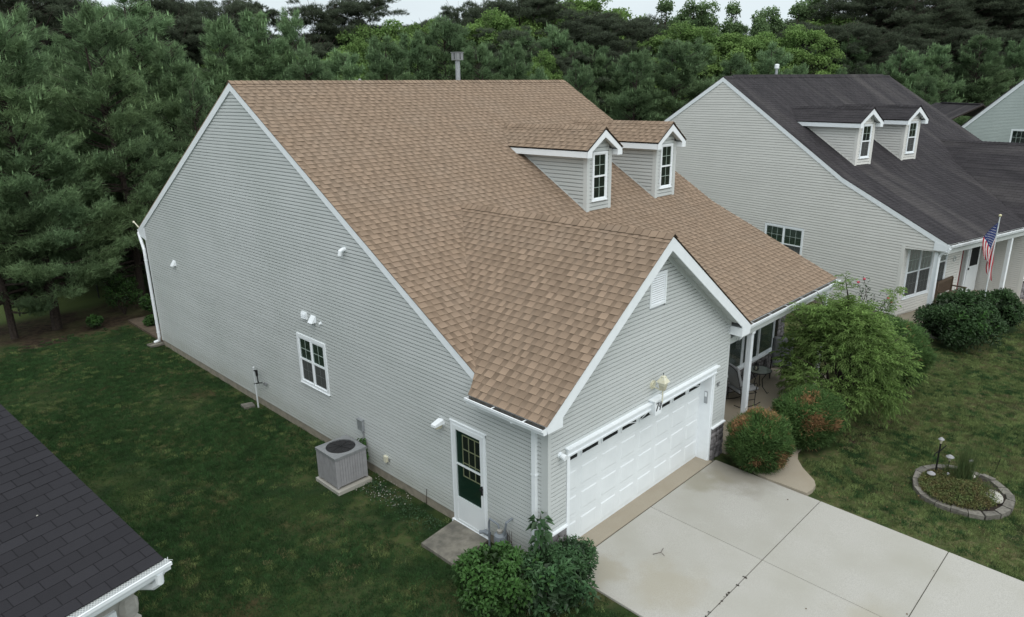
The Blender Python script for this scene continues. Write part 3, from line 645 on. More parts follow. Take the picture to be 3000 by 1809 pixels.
    rake(-.045, -.001, [(1.62, zs(1.62)), (9.93, 8.39)]); rake(-.045, -.001, [(9.931, 8.389), (17.95, zb_(17.95))])
    t.box(-.04, .3, LB+.02, 17.93, 3.70, 3.86); t.prism([(-.041, LB-.1, 3.62), (-.041, 17.95, 3.72), (-.041, 17.95, 3.93), (-.041, LB-.1, 4.1)], (.04, 0, 0)); B(t, 'rake_board', 'white'); t = MB()
    rake(W2+.001, W2+.045, [(-.03, zl(-.03)), (3.98, zl(3.98))]); rake(W2+.001, W2+.045, [(3.981, zl(3.98)), (9.93, 8.39)]); rake(W2+.001, W2+.045, [(9.931, 8.389), (17.95, zb_(17.95))])
    if not main: t.prism([(W2+.002, .0, 2.72), (W2+.002, .42, 2.70), (W2+.002, .42, 3.0), (W2+.002, .0, 2.9)], (.046, 0, 0))
    B(t, 'rake_board', 'white')
    t = MB(); t.box(-.2 if 0 else .0, W2, 17.92, 17.95, 3.78, 3.93); B(t, 'rear_fascia', 'white')
    # ---- garage gable trim
    t = MB(); yf = -.304; k = .205
    t.prism([(-.375, yf, 3.085), (3.015, yf, 5.585), (3.015, yf, 5.585-.25), (.02, yf, 3.13), (.02, yf, 2.967), (-.34, yf, 2.967)], (0, .024, 0))
    t.prism([(6.405, yf, 3.085), (3.0151, yf, 5.585), (3.0151, yf, 5.585-.25), (6.01, yf, 3.13), (6.01, yf, 2.905), (6.37, yf, 2.905)], (0, .024, 0))
    B(t, 'gable_rake_board', 'white')
    t = MB(); t.box(-.34, .0, yf+.024, 0, 2.968, 3.1); t.box(6.012, 6.37, yf+.024, .02, 2.906, 3.1); B(t, 'eave_return', 'white')
    t = MB()
    for sgn in (1, -1):
        X = lambda x: x if sgn > 0 else 6.03-x
        t.face([(X(.0), yf+.024, 3.126+g_*.354-.2), (X(3.015), yf+.024, 5.61-.2), (X(3.015), 0, 5.61-.2), (X(.0), 0, 3.126+g_*.354-.2)])
        for kx in range(1, 10):   # panel joints of the soffit
            x = kx*.32; z = 3.126+g_*(x+.354)-.2; t.prism([(X(x), yf+.03, z-.004), (X(x+.02), yf+.03, z+.0107), (X(x+.02), yf+.03, z+.005), (X(x), yf+.03, z-.009)], (0, .27, 0))
    B(t, 'gable_soffit', 'soffit')
    t = MB()
    for sgn in (1, -1):
        X = lambda x: x if sgn > 0 else 6.03-x
        t.prism([(X(-.0), -.001, 3.19), (X(3.015), -.001, 5.41), (X(3.015), -.001, 5.30), (X(.0), -.001, 3.08)], (0, -.03, 0))
    B(t, 'frieze_board', 'soffit')
    t = MB(); t.box(-.36, -.335, yf+.024, 1.48, 2.97, 3.1); t.box(-.335, 0, 0, 1.48, 2.985, 3.0); t.prism([(-.36, 1.48, 2.97), (.0, 1.48, 2.97), (.0, 1.48, 3.38), (-.36, 1.48, 3.1)], (0, .02, 0)); B(t, 'eave_fascia', 'white')
    gutter(Fr((-.36, 0, 0), (0, 1, 0), (-1, 0, 0)), -.30, 1.50, 3.085, root, flip, hang=.72)
    # right eave over the porch
    t = MB(); t.box(6.40, W2+.04, -.02, .0, 2.80, 2.955); B(t, 'eave_fascia', 'white')
    t = MB(); t.box(6.05, W2-.01, .0, 1.64, 2.76, 2.775); t.box(6.05, W2, .06, .2, 2.60, 2.76); B(t, 'porch_ceiling', 'soffit')
    gutter(Fr((0, -.021, 0), (1, 0, 0), (0, -1, 0)), 6.42, W2+.05, 2.945, root, flip, hang=.9)
    gutter(Fr((0, 17.951, 0), (1, 0, 0), (0, 1, 0)), -.04, W2, 3.90, root, flip, hang=2)
    # ---- garage door
    D = Fr((0, .27, 0), (1, 0, 0), (0, -1, 0)); x0, wd = .54, 4.877; sec = 2.13/4
    g = MB()
    for i in range(4): g.fbox(D, x0, x0+wd, i*sec+.02, (i+1)*sec-.003+.02, -.03, 0)
    GD = B(g, 'garage_door', 'whited')
    cw = wd/8
    for i in range(4):
        for j in range(8):
            a0, a1 = x0+j*cw+.07, x0+(j+1)*cw-.07; q0, q1 = i*sec+.10, (i+1)*sec-.06
            if i < 3:
                m_ = MB(); b = .022; dd = .012
                m_.face([D.p(a0+b, q0+b, dd), D.p(a1-b, q0+b, dd), D.p(a1-b, q1-b, dd), D.p(a0+b, q1-b, dd)])
                for (u, v_) in (((a0, q0), (a1, q0)), ((a1, q0), (a1, q1)), ((a1, q1), (a0, q1)), ((a0, q1), (a0, q0))):
                    f = lambda P: (P[0]+(b if P[0] == a0 else -b), P[1]+(b if P[1] == q0 else -b))
                    m_.face([D.p(*u, .0005), D.p(*v_, .0005), D.p(*f(v_), dd), D.p(*f(u), dd)])
                B(m_, 'panel', 'whited', GD)
            else:
                m_ = MB(); zz0, zz1 = q0+.10, q1-.02; m_.fbox(D, a0-.02, a1+.02, zz0-.03, zz1+.03, 0, .012); m_.fbox(D, a0-.02, a1+.02, zz0-.03, zz0, .012, .022); m_.fbox(D, a0-.02, a1+.02, zz1, zz1+.03, .012, .022); m_.fbox(D, a0-.02, a0, zz0, zz1, .012, .022); m_.fbox(D, a1, a1+.02, zz0, zz1, .012, .022)
                B(m_, 'window_frame', 'whited', GD)
                m_ = MB(); m_.fbox(D, a0, a1, zz0, zz1, .012, .014); B(m_, 'window_pane', 'insdark', GD)
                # sunburst grille bars
                m_ = MB(); left = j % 4 in (0, 1); k_ = (j % 4); h_ = zz1-zz0
                pts = {0: [(a0, .0, a1, .55)], 1: [(a0, .45, a1, .95)], 2: [(a0, .95, a1, .45)], 3: [(a0, .55, a1, 0)]}[k_]
                for (ua, ta, ub, tb) in pts: m_.prism([D.p(ua, zz0+ta*h_, .015), D.p(ub, zz0+tb*h_, .015), D.p(ub, zz0+tb*h_+.02, .015), D.p(ua, zz0+ta*h_+.02, .015)], (0, -.006, 0))
                if k_ in (0, 3): 
                    m_.prism([D.p(a0 if k_ == 0 else a1, zz0+.6*h_, .0155), D.p(a0 if k_ == 0 else a1, zz1, .0155), D.p(a0+.14 if k_ == 0 else a1-.14, zz1, .0155)], (0, -.006, 0))
                B(m_, 'grille', 'whited', GD)
    g = MB(); g.box(.54, .56, .0, .27, 0, 2.13); g.box(5.397, 5.417, .0, .30, 0, 2.13); g.box(.56, 5.397, .0, .27, 2.11, 2.13)
    g.box(.465, .54, -.03, .0, 0.0, 2.13); g.box(5.417, 5.475, -.03, .0, 0.0, 2.13); B(g, 'garage_door_jamb', 'white')
    g = MB(); g.box(.45, 5.49, -.045, 0, 2.13, 2.28); g.box(.44, 5.50, -.075, 0, 2.28, 2.30); g.box(.42, 5.53, -.105, 0, 2.30, 2.325); g.box(.44, 5.51, -.06, 0, 2.16, 2.175); B(g, 'garage_door_header', 'white')
    # stone knee wall and its cap
    for (a, b) in ((.0, .46), (5.48, 6.03)):
        k = MB(); k.box(a-.02, b, -.075, -.001, zf-.022, zf+.006); B(k, 'stone_cap', 'white')
        k = MB(); k.box(a, b, -.02, 0, -.2, zf-.02); kn = B(k, 'knee_wall', 'joint')
        z = -.05
        while z < zf-.05:
            h_ = random.uniform(.09, .17); x = a
            while x < b-.03:
                l = min(random.uniform(.12, .28), b-x); q = MB(); q.lump((x+l/2, -.03, z+h_/2), l*.52, .035, h_*.5, random.uniform(.7, 1.35), .12); B(q, 'stone', 'stone', kn); x += l+.008
            z += h_+.008
    # porch floor, steps
    k = MB(); k.box(6.03, W2+.02, -.16, 1.65, -.1, .10); B(k, 'porch_floor', 'conc2')
    return dict(Wl=Wl, Wf=Wf, Wp=Wp, FL=FL, FF=FF, FP=FP, FD=FD, GD=GD)
# ================================================================== the brown roofed house
H1 = thing('house', 'grey green sided house with brown shingle roof, two dormers and white garage door', 'house')
st1 = dict(siding='siding', post='post', roof='shingle', ro='shingleo', kind='arch', main=True, left=True, nobj=300, flipscreen=False)
h = house(H1, st1)
FL, FF, FP, FD = h['FL'], h['FF'], h['FP'], h['FD']
b1 = lambda mb, n, m, par=None, **k: mb.build(n, m, par or H1, **k)
window(FL, 6.76, 8.03, 1.386, 2.644, H1, None, 2, (2, 2), cas=.085, blind='blind')
# louvred gable vent
v = MB(); v.fbox(FF, 2.776, 2.83, 4.24, 4.885, 0, .035); v.fbox(FF, 3.26, 3.31, 4.24, 4.885, 0, .035); v.fbox(FF, 2.83, 3.26, 4.835, 4.885, 0, .035); v.fbox(FF, 2.83, 3.26, 4.24, 4.29, 0, .035)
lv = b1(v, 'gable_vent', 'white'); q = MB(); q.fbox(FF, 2.83, 3.26, 4.29, 4.835, -.02, .002); b1(q, 'vent_backing', 'gutin', lv)
for i in range(13):
    z = 4.292+i*.042; q = MB(); q.face([FF.p(2.83, z, .034), FF.p(3.26, z, .034), FF.p(3.26, z+.026, .014), FF.p(2.83, z+.026, .014)]); q.face([FF.p(2.83, z, .034), FF.p(3.26, z, .034), FF.p(3.26, z, .026), FF.p(2.83, z, .026)]); b1(q, 'slat', 'white', lv)
# keystone with the house number 74
k = MB(); k.hexa([FF.p(2.97, 2.05, 0), FF.p(3.17, 2.05, 0), FF.p(3.17, 2.05, .14), FF.p(2.97, 2.05, .14), FF.p(2.92, 2.36, 0), FF.p(3.22, 2.36, 0), FF.p(3.22, 2.36, .14), FF.p(2.92, 2.36, .14)]); k.fbox(FF, 2.89, 3.25, 2.36, 2.385, 0, .17)
ky = b1(k, 'keystone', 'white')
k = MB(); P = lambda x, z: FF.p(2.96+x, 2.145+z, .148)
def stroke(pts, r=.0065): k.tube([P(x+z*.18, z) for x, z in pts], r, 5)
stroke([(0, .15), (.02, .165), (.055, .155), (.085, .165)]); stroke([(.085, .165), (.05, .09), (.025, 0)], .008)
stroke([(.150, .165), (.105, .07), (.185, .068)]); stroke([(.178, .13), (.158, .04), (.148, -.01)], .008)
b1(k, 'house_number', 'black', ky)
# carriage lantern over the garage door
l = MB(); l.tube([FF.p(3.01, 2.66, 0), FF.p(3.01, 2.66, .03)], .095, 8); l.tube([FF.p(3.01, 2.66, .02), FF.p(3.01, 2.66, .05)], .06, 8); l.tube([FF.p(3.01, 2.62, .04), FF.p(3.01, 2.60, .2), FF.p(3.01, 2.64, .25)], .014, 6)
c0 = (3.01, -.25, 2.62)
l.lathe(c0, [(.055, 0), (.10, .16)], sq=True); l.lathe(c0, [(.125, .16), (.135, .165), (.055, .26), (.06, .275), (.03, .29), (.0001, .30)], sq=True); l.lathe(c0, [(.012, -.26), (.014, -.02), (.05, .0)], 6)
lt = b1(l, 'wall_lantern', 'cream'); q = MB(); q.lathe((3.01, -.25, 2.625), [(.062, 0), (.095, .15)], sq=True); b1(q, 'lantern_glass', 'lampglass', lt); q = MB(); q.tube([(3.01, -.25, 2.92), (3.01, -.25, 2.97)], .007, 5); b1(q, 'finial', 'black', lt)
# small white round sensor light left of the garage door
q = MB(); q.tube([FF.p(.28, 2.255, 0), FF.p(.28, 2.255, .03)], .055, 12); q.tube([FF.p(.28, 2.255, .03), FF.p(.28, 2.25, .07), FF.p(.28, 2.235, .15)], [.03, .05, .055], 12); b1(q, 'sensor_light', 'white')
# keypad and bracket on the right jamb
q = MB(); q.box(5.375, 5.397, .08, .15, 1.42, 1.70); kp = b1(q, 'keypad', 'galv'); q = MB(); q.box(5.372, 5.375, .09, .14, 1.58, 1.685); b1(q, 'keypad_cover', 'white', kp)
# butterfly ornament
q = MB(); bc = FF.p(5.63, 1.83, .03)
for sx in (-1, 1):
    for sz, rr in ((1, .055), (-1, .04)): q.prism([bc, bc+Vector((sx*rr, -.01, sz*rr*.3)), bc+Vector((sx*rr*1.1, -.01, sz*rr*1.1)), bc+Vector((sx*rr*.35, 0, sz*rr))], (0, .004, 0))
b1(q, 'butterfly_ornament', 'grey')
# vents on the long wall
q = MB(); q.fbox(FL, 7.45, 7.67, 3.08, 3.25, 0, .05); q.fbox(FL, 7.46, 7.66, 3.10, 3.23, .05, .06); vv = b1(q, 'flap_vent', 'white')
for i in range(3): q = MB(); z = 3.105+i*.04; q.face([FL.p(7.465, z, .075), FL.p(7.655, z, .075), FL.p(7.655, z+.04, .06), FL.p(7.465, z+.04, .06)]); b1(q, 'louvre', 'white', vv)
def hood(y, z, s):
    q = MB(); q.fbox(FL, y-.11*s, y+.11*s, z-.09*s, z+.09*s, 0, .02)
    q.prism([FL.p(y-.09*s, z+.08*s, .02), FL.p(y-.09*s, z-.08*s, .13*s), FL.p(y-.09*s, z-.08*s, .02)], (0, .18*s, 0)); b1(q, 'vent_hood', 'white')
hood(7.18, 3.16, 1.0); hood(15.27, 3.2, 1.0)
q = MB(); q.tube([FL.p(6.87, 3.12, 0), FL.p(6.87, 3.12, .02)], .045, 10); q.tube([FL.p(6.87, 3.12, .02), FL.p(6.87, 3.11, .07)], .03, 10); b1(q, 'round_vent', 'white')
q = MB(); q.tube([FL.p(5.60, 5.02, .0), FL.p(5.60, 5.02, .07), FL.p(5.62, 4.99, .115), FL.p(5.63, 4.90, .13)], .045, 12); b1(q, 'pipe_elbow', 'white')
q = MB(); q.fbox(FL, 4.58, 4.70, .48, .60, .0, .07); q.fbox(FL, 4.575, 4.66, .47, .61, .07, .085); b1(q, 'outlet_cover', 'cream')
q = MB(); q.fbox(FL, 4.52, 4.575, .50, .57, 0, .03); b1(q, 'cable_box', 'grey')
q = MB(); q.fbox(FL, 5.42, 5.60, .93, 1.19, 0, .085); q.fbox(FL, 5.41, 5.61, 1.17, 1.195, 0, .10); eb = b1(q, 'disconnect_box', 'galv')
q = MB(); q.tube([FL.p(5.47, .94, .04), FL.p(5.45, .80, .03), FL.p(5.42, .3, .05), FL.p(5.40, .15, .1)], .022, 7); b1(q, 'conduit', 'grey', eb)
# flood lamp by the side door
q = MB(); q.tube([FL.p(2.70, 2.05, 0), FL.p(2.70, 2.05, .03)], .085, 12); q.hexa([FL.p(2.63, 2.04, .03), FL.p(2.77, 2.04, .03), FL.p(2.76, 2.02, .24), FL.p(2.64, 2.02, .24), FL.p(2.63, 2.13, .03), FL.p(2.77, 2.13, .03), FL.p(2.76, 2.07, .24), FL.p(2.64, 2.07, .24)])
fl = b1(q, 'flood_lamp', 'white'); q = MB(); q.hexa([FL.p(2.65, 1.96, .08), FL.p(2.75, 1.96, .08), FL.p(2.75, 1.98, .2), FL.p(2.65, 1.98, .2), FL.p(2.64, 2.04, .05), FL.p(2.76, 2.04, .05), FL.p(2.75, 2.03, .22), FL.p(2.65, 2.03, .22)]); b1(q, 'lamp_glass', 'lampglass', fl)
# side door: storm door over a green inner door
y0, y1, z1 = 1.48, 2.432, 2.20
q = MB(); q.fbox(FL, y0, y0+.055, .06, z1, -.03, .035); q.fbox(FL, y1-.055, y1, .06, z1, -.03, .035); q.fbox(FL, y0, y1, z1-.055, z1, -.03, .04); q.fbox(FL, y0-.02, y1+.02, z1, z1+.02, 0, .05); q.fbox(FL, y0-.04, y1+.04, -.06, .06, 0, .06)
sd_ = b1(q, 'side_door', 'white')
q = MB(); a0, a1 = y0+.055, y1-.055; s_ = .085
q.fbox(FL, a0, a0+s_, .07, z1-.055, .01, .045); q.fbox(FL, a1-s_, a1, .07, z1-.055, .01, .045); q.fbox(FL, a0+s_, a1-s_, z1-.055-s_, z1-.055, .01, .045); q.fbox(FL, a0+s_, a1-s_, .07, .12, .01, .045); q.fbox(FL, a0+s_, a1-s_, .12, .62, .01, .038); q.fbox(FL, a0+s_, a1-s_, 1.33, 1.36, .01, .042); b1(q, 'storm_door', 'whited', sd_)
q = MB(); q.face([FL.p(a0+s_, .62, .028), FL.p(a1-s_, .62, .028), FL.p(a1-s_, z1-.14, .028), FL.p(a0+s_, z1-.14, .028)]); b1(q, 'glass_pane', 'glass', sd_)
q = MB(); q.fbox(FL, a0+s_, a1-s_, .4, z1-.1, .001, .006); b1(q, 'inner_door', 'green', sd_)
q = MB(); q.fbox(FL, a0+.09, a1-.26, 1.13, 1.98, .006, .009); b1(q, 'inner_window', 'insdark', sd_)
q = MB(); gx0, gx1, gz0, gz1 = a0+.075, a1-.245, 1.115, 1.99
for i in range(4): x = gx0+(gx1-gx0-.018)*i/3; q.fbox(FL, x, x+.018, gz0, gz1, .009, .018)
for i in range(4): z = gz0+(gz1-gz0-.018)*i/3; q.fbox(FL, gx0, gx1, z, z+.018, .0092, .0185)
b1(q, 'inner_grille', 'tan', sd_)
q = MB(); q.fbox(FL, a0+.03, a0+.055, .95, 1.13, .045, .075); q.fbox(FL, a0+.025, a0+.06, 1.06, 1.10, .045, .11); b1(q, 'door_handle', 'black', sd_)
# downspouts
q = MB(); q.hexa([(-.02, .215, -.05), (-.02, .30, -.05), (-.085, .30, -.05), (-.085, .215, -.05), (-.02, .215, 2.80), (-.02, .30, 2.80), (-.085, .30, 2.80), (-.085, .215, 2.80)]); q.tube([(-.055, .257, 2.76), (-.06, .257, 2.85), (-.10, .27, 2.92), (-.36, .40, 2.955), (-.42, .42, 2.99)], .042, 8)
for z in (.6, 1.9): q.box(-.088, -.0, .20, .315, z, z+.03)
b1(q, 'downspout', 'white')
q = MB(); q.tube([(-.02, 18.02, 3.82), (-.03, 17.97, 3.70), (-.06, 17.66, 3.28), (-.07, 17.63, 3.10), (-.07, 17.63, .25), (-.08, 17.66, .12), (-.20, 17.76, .06)], .052, 8)
for z in (.4, 1.6, 2.9): q.tube([(-.07, 17.63, z), (-.07, 17.63, z+.035)], .058, 8)
b1(q, 'downspout', 'white')
# satellite arm at the back eave, flue, ridge pipe
q = MB(); q.tube([(-.03, 17.9, 3.98), (-.06, 18.1, 4.1), (-.06, 18.2, 4.12)], .018, 6); q.sphere((-.06, 18.22, 4.13), .04, 6); b1(q, 'antenna_arm', 'cream')
q = MB(); q.tube([(7.6, 10.5, 7.9), (7.6, 10.5, 9.02)], .075, 12); fp = b1(q, 'flue_pipe', 'galv'); q = MB(); q.box(7.47, 7.73, 10.37, 10.63, 9.02, 9.24); q.box(7.45, 7.75, 10.35, 10.65, 9.24, 9.255); b1(q, 'flue_cap', 'grey', fp)
q = MB(); q.box(7.585, 7.615, 10.367, 10.37, 9.04, 9.22); q.box(7.467, 7.47, 10.48, 10.51, 9.04, 9.22); b1(q, 'cap_slot', 'insdark', fp)
q = MB(); q.tube([(3.9, 10.4, 8.0), (3.9, 10.4, 8.43)], .04, 8); q.sphere((3.9, 10.4, 8.43), .045, 6); b1(q, 'vent_pipe', 'grey')
# porch: windows over stone, post
q = MB(); q.box(8.1, W2, 1.36, 1.399, .1, .655); q.box(11.60, W2+.03, 1.30, 1.399, .1, 2.75); q.box(W2-.02, W2+.03, 1.3, 1.7, .1, 2.75); sw = b1(q, 'stone_wall', 'joint')
def stonework(a, b, z0, z1, y, par, dx=None):
    z = z0
    while z < z1-.03:
        h_ = min(random.uniform(.06, .14), z1-z); x = a
        while x < b-.03:
            l_ = min(random.uniform(.1, .26), b-x); q = MB(); c_ = (x+l_/2, y, z+h_/2) if dx is None else (dx, x+l_/2, z+h_/2)
            q.lump(c_, l_*.5 if dx is None else .03, .03 if dx is None else l_*.5, h_*.48, random.uniform(.7, 1.6), .1); b1(q, 'stone', 'stone', par); x += l_+.006
        z += h_+.006
stonework(8.1, 11.60, .1, .64, 1.355, sw); stonework(11.60, W2+.03, .1, 2.7, 1.295, sw); stonework(1.3, 1.7, .1, 2.7, 0, sw, dx=W2+.03)
q = MB(); q.box(8.1, 11.62, 1.30, 1.40, .655, .69); b1(q, 'window_sill', 'white')
xs_ = [8.66, 9.62, 10.58, 11.54]
for a, b in zip(xs_, xs_[1:]):
    window(FP, a, b, .69, 1.62, H1, None, 1, None, low=True, blind='blindw', slats=True, cas=.035, split=.999, screen=False)
    window(FP, a, b, 1.62, 1.96, H1, None, 1, (3, 1), low=False, blind=None, slats=False, cas=.035, split=.0, screen=False)
q = MB(); q.box(8.1, 11.6, 1.385, 1.399, 1.96, 2.75); b1(q, 'porch_wall_panel', 'siding')
q = MB(); q.box(8.1, 8.66, 1.385, 1.399, .69, 1.96); b1(q, 'porch_wall_panel', 'siding')
q = MB(); cx, cy = 7.42, .16
for i in range(6):
    for s_ in (-1, 1):
        x = cx-.055+i*.0185; q.box(x, x+.012, cy+s_*.055-(.008 if s_ < 0 else 0), cy+s_*.055+(.008 if s_ > 0 else 0), .22, 2.55); q.box(cx+s_*.055-(.008 if s_ < 0 else 0), cx+s_*.055+(.008 if s_ > 0 else 0), cy-.055+i*.0185, cy-.043+i*.0185, .22, 2.55)
q.box(cx-.055, cx+.055, cy-.055, cy+.055, .1, 2.6); q.box(cx-.08, cx+.08, cy-.08, cy+.08, .1, .22); q.box(cx-.08, cx+.08, cy-.08, cy+.08, 2.52, 2.6); b1(q, 'porch_post', 'white')
q = MB(); q.box(11.84, 11.95, .10, .21, .1, 2.6); b1(q, 'porch_post', 'white')
q = MB(); q.tube([(6.45, -.09, 2.83), (6.45, -.06, 2.72), (6.5, .0, 2.66)], .035, 8); b1(q, 'gutter_outlet', 'white')

# ================================================================== dark roofed twin house
H2 = thing('house', 'beige sided house with a weathered dark grey roof and two dormers next door', 'house', (18.325, -1.217, .117), -.229)
st2 = dict(siding='siding2', post='siding2', roof='dark', kind='tabs', main=False, left=False, nobj=0, flipscreen=True)
h2 = house(H2, st2, flip=W2)
b2 = lambda mb, n, m, par=None, **k: _b(mb, n, m, par or H2, W2, **k)
FR2 = Fr((W2, 0, 0), (0, 1, 0), (1, 0, 0))
window(FR2, 5.36, 7.17, 1.42, 2.64, H2, W2, 2, (3, 2), cas=.06, blind='blind', split=.42)
window(h2['FP'], 10.08, 11.76, .715, 2.60, H2, W2, 2, (3, 2), cas=.08, blind='blindw', slats=True, name='window')
window(h2['FP'], 9.05, 9.80, .92, 2.60, H2, W2, 1, (3, 2), cas=.07, blind='blindw', slats=True)
q = MB(); q.box(7.40, 7.50, 1.60, 1.649, .1, 2.2); b2(q, 'red_door_edge', 'red'); q = MB(); q.box(7.12, 7.40, 1.61, 1.649, .1, 2.2); b2(q, 'sidelight', 'blindw')
q = MB(); q.box(6.14, 7.12, 1.56, 1.649, .1, 2.22); fd = b2(q, 'front_door_frame', 'white'); q = MB(); q.box(6.22, 7.03, 1.535, 1.56, .13, 2.14); b2(q, 'storm_door', 'whited', fd)
q = MB(); q.box(6.32, 6.93, 1.53, 1.535, 1.18, 2.04); b2(q, 'glass_pane', 'insdark', fd); q = MB(); q.box(6.95, 7.0, 1.50, 1.535, 1.05, 1.13); b2(q, 'door_handle', 'black', fd)
q = MB()
for i in range(12): a = i*math.pi/6; q.sphere((8.50+.085*math.cos(a), 1.375, 1.73+.085*math.sin(a)), .026, 4)
b2(q, 'wreath', 'soffit')
q = MB(); q.tube([(W2+.03, -.09, 2.83), (W2+.03, -.04, 2.72), (W2-.03, .10, 2.66), (W2-.04, .16, 2.62), (W2-.06, .24, 2.5), (W2-.06, .25, 2.3), (W2-.06, .25, .1)], .042, 8); b2(q, 'downspout', 'white')
q = MB(); q.box(7.2, 7.32, .1, .22, .1, 2.6); b2(q, 'porch_post', 'white'); q = MB(); q.box(11.82, 11.95, .30, .42, .1, 2.65); b2(q, 'porch_post', 'white')
for (x, z, s_) in ((5.70, 1.65, 1),):   # single digit 1 beside the garage door
    q = MB(); q.box(x-.01, x+.01, -.03, -.02, z, z+.12); q.box(x, x+.035, -.03, -.02, z+.09, z+.11); q.box(x-.03, x+.03, -.03, -.02, z-.005, z+.01); b2(q, 'house_number', 'black')
q = MB(); q.tube([(W2-4.0, 10.45, 8.0), (W2-4.0, 10.45, 8.78)], .06, 10); fp = b2(q, 'flue_pipe', 'galv'); q = MB(); q.tube([(W2-4.0, 10.45, 8.74), (W2-4.0, 10.45, 8.90)], .10, 12); q.sphere((W2-4.0, 10.45, 8.90), .10, 6, .35); b2(q, 'flue_cap', 'white', fp)

# ================================================================== charcoal roofed house at lower left
H0 = thing('house', 'house with a charcoal shingle roof and a mesh covered gutter in the lower left corner', 'house', (-5.716, .879, 0), .2147)
pz = .34; c, s = 1/math.hypot(1, pz), pz/math.hypot(1, pz)
b0 = lambda mb, n, m, par=None, **k: mb.build(n, m, par or H0, **k)
q = MB(); q.prism([(0, 0, 2.99), (0, 7.5, 2.99+7.5*pz), (-9, 7.5, 2.99+7.5*pz), (-9, 0, 2.99)], (0, 0, -.07)); b0(q, 'roof_deck', 'deck')
q = MB(); q.prism([(0, 7.5, 5.54), (0, 15, 2.99), (-9, 15, 2.99), (-9, 7.5, 5.54)], (0, 0, -.07)); b0(q, 'rear_roof_slope', 'dark0')
shingles((0, -.02, 3.0), (-1, 0, 0), (0, c, s), 7.5/c, lambda sd, m_: [(-.01, 9)], H0, 'dark0', None, 'tab', mo='dark0', nobj=290)
q = MB(); q.prism([(-.03, 0, 2.99), (-.03, 7.5, 5.54), (-.03, 7.5, 5.36), (-.03, 0, 2.81)], (.028, 0, 0)); b0(q, 'rake_board', 'white')
q = MB(); q.box(-9, 0, -.0, .02, 2.80, 2.98); b0(q, 'eave_fascia', 'white'); q = MB(); q.box(-9, -.03, .02, .5, 2.78, 2.80); b0(q, 'soffit', 'soffit')
gutter(Fr((0, -.001, 0), (1, 0, 0), (0, -1, 0)), -9, .04, 2.985, H0, None, guard=True)
q = MB(); q.tube([(-.10, -.06, 2.90), (-.10, -.05, 2.78), (-.12, .05, 2.70), (-.18, .34, 2.62)], .05, 10); q.tube([(-.18, .34, 2.64), (-.45, .36, 2.62)], .05, 8); b0(q, 'downspout_elbow', 'white')
q = MB(); q.box(-9, -.3, .45, .55, -.2, 2.8); q.prism([(-.3, .45, -.2), (-.3, .45, 2.9), (-.3, 7.5, 5.25), (-.3, 14.5, 2.95), (-.3, 14.5, -.2)], (.1, 0, 0)); wl = b0(q, 'wall', 'limestone')
F0 = Fr((0, .45, 0), (1, 0, 0), (0, -1, 0))
window(F0, -1.7, -.42, .8, 2.40, H0, None, 2, (2, 2), cas=.11, blind='blindw')
z = -.1
while z < 2.75:
    h_ = random.uniform(.16, .28)
    for (cx_, lx, ly, cy_) in ((-.26, .13, .06, .44), (-.19, .05, .14, .52)):
        q = MB(); q.lump((cx_, cy_, z+h_/2), lx*random.uniform(.9, 1.15), ly, h_*.5, random.uniform(.8, 1.2), .1); b0(q, 'stone', 'limestone', wl)
    z += h_+.01

# ================================================================== two far houses on the right
H3 = thing('house', 'pale green sided gable wall at the right edge with one small window', 'house', (36, -6.5, 0), -.46)
FW = Fr((0, 0, 0), (0, 1, 0), (-1, 0, 0)); pk = 9.45; yp = 7.15
def b3(mb, n, m, par=None, **k): return mb.build(n, m, par or H3, **k)
q = MB(); q.prism([(.032, -1, -.3), (.032, 12.9, -.3), (.032, 12.9, 4.7), (.032, yp, pk-.1), (.032, -1, 3)], (.2, 0, 0)); wl = b3(q, 'side_wall', 'siding3')
siding(FW, .2, pk-.15, lambda z: (max(-.9, yp-(pk-.12-z)/.79), min(12.8, yp+(pk-.12-z)/.80)), wl, 'siding3', None, [(7.9, 8.83, 4.84, 5.65)], each=True, seams=False)
q = MB(); q.prism([(-.05, yp, pk), (-.05, 13.2, pk-.8*6.05), (-.05, 13.2, pk-.8*6.05-.25), (-.05, yp, pk-.25)], (.06, 0, 0)); b3(q, 'rake_board', 'white'); q = MB(); q.prism([(-.05, yp-.001, pk), (-.05, -1, pk-.79*8.15), (-.05, -1, pk-.79*8.15-.25), (-.05, yp-.001, pk-.25)], (.06, 0, 0)); b3(q, 'rake_board', 'white')
q = MB(); q.prism([(-.08, yp, pk+.04), (-.08, 13.25, pk-.8*6.1+.04), (12, 13.25, pk-.8*6.1+.04), (12, yp, pk+.04)], (0, 0, -.05)); q.prism([(-.08, yp, pk+.04), (-.08, -1.05, pk-.79*8.2+.04), (12, -1.05, pk-.79*8.2+.04), (12, yp, pk+.04)], (0, 0, -.05)); b3(q, 'roof', 'dark')
window(FW, 7.9, 8.83, 4.84, 5.65, H3, None, 1, (3, 2), cas=.06, blind='blindw', slats=False, split=0, low=False, screen=False)
th4 = math.atan2(7.6-3.4, 48.7-43)
H4 = thing('house', 'low plain roof seen between the dark roofed house and the far gable', 'house', (48.7, 7.6, 0), th4+math.pi)
b4 = lambda mb, n, m, par=None, **k: mb.build(n, m, par or H4, **k)
c, s = .894, .447
q = MB(); q.prism([(0, 0, 6.84), (6.6, 0, 6.84), (6.6, -6, 3.84), (0, -6, 3.84)], (0, 0, -.06)); q.prism([(0, 0, 6.84), (6.6, 0, 6.84), (6.6, 1.6, 6.04), (0, 1.6, 6.04)], (0, 0, -.06)); b4(q, 'roof_deck', 'deck')
shingles((0, -6, 3.85), (1, 0, 0), (0, c, s), 6.7, lambda sd, m_: [(0, 6.6)], H4, 'dark', None, 'tabs')
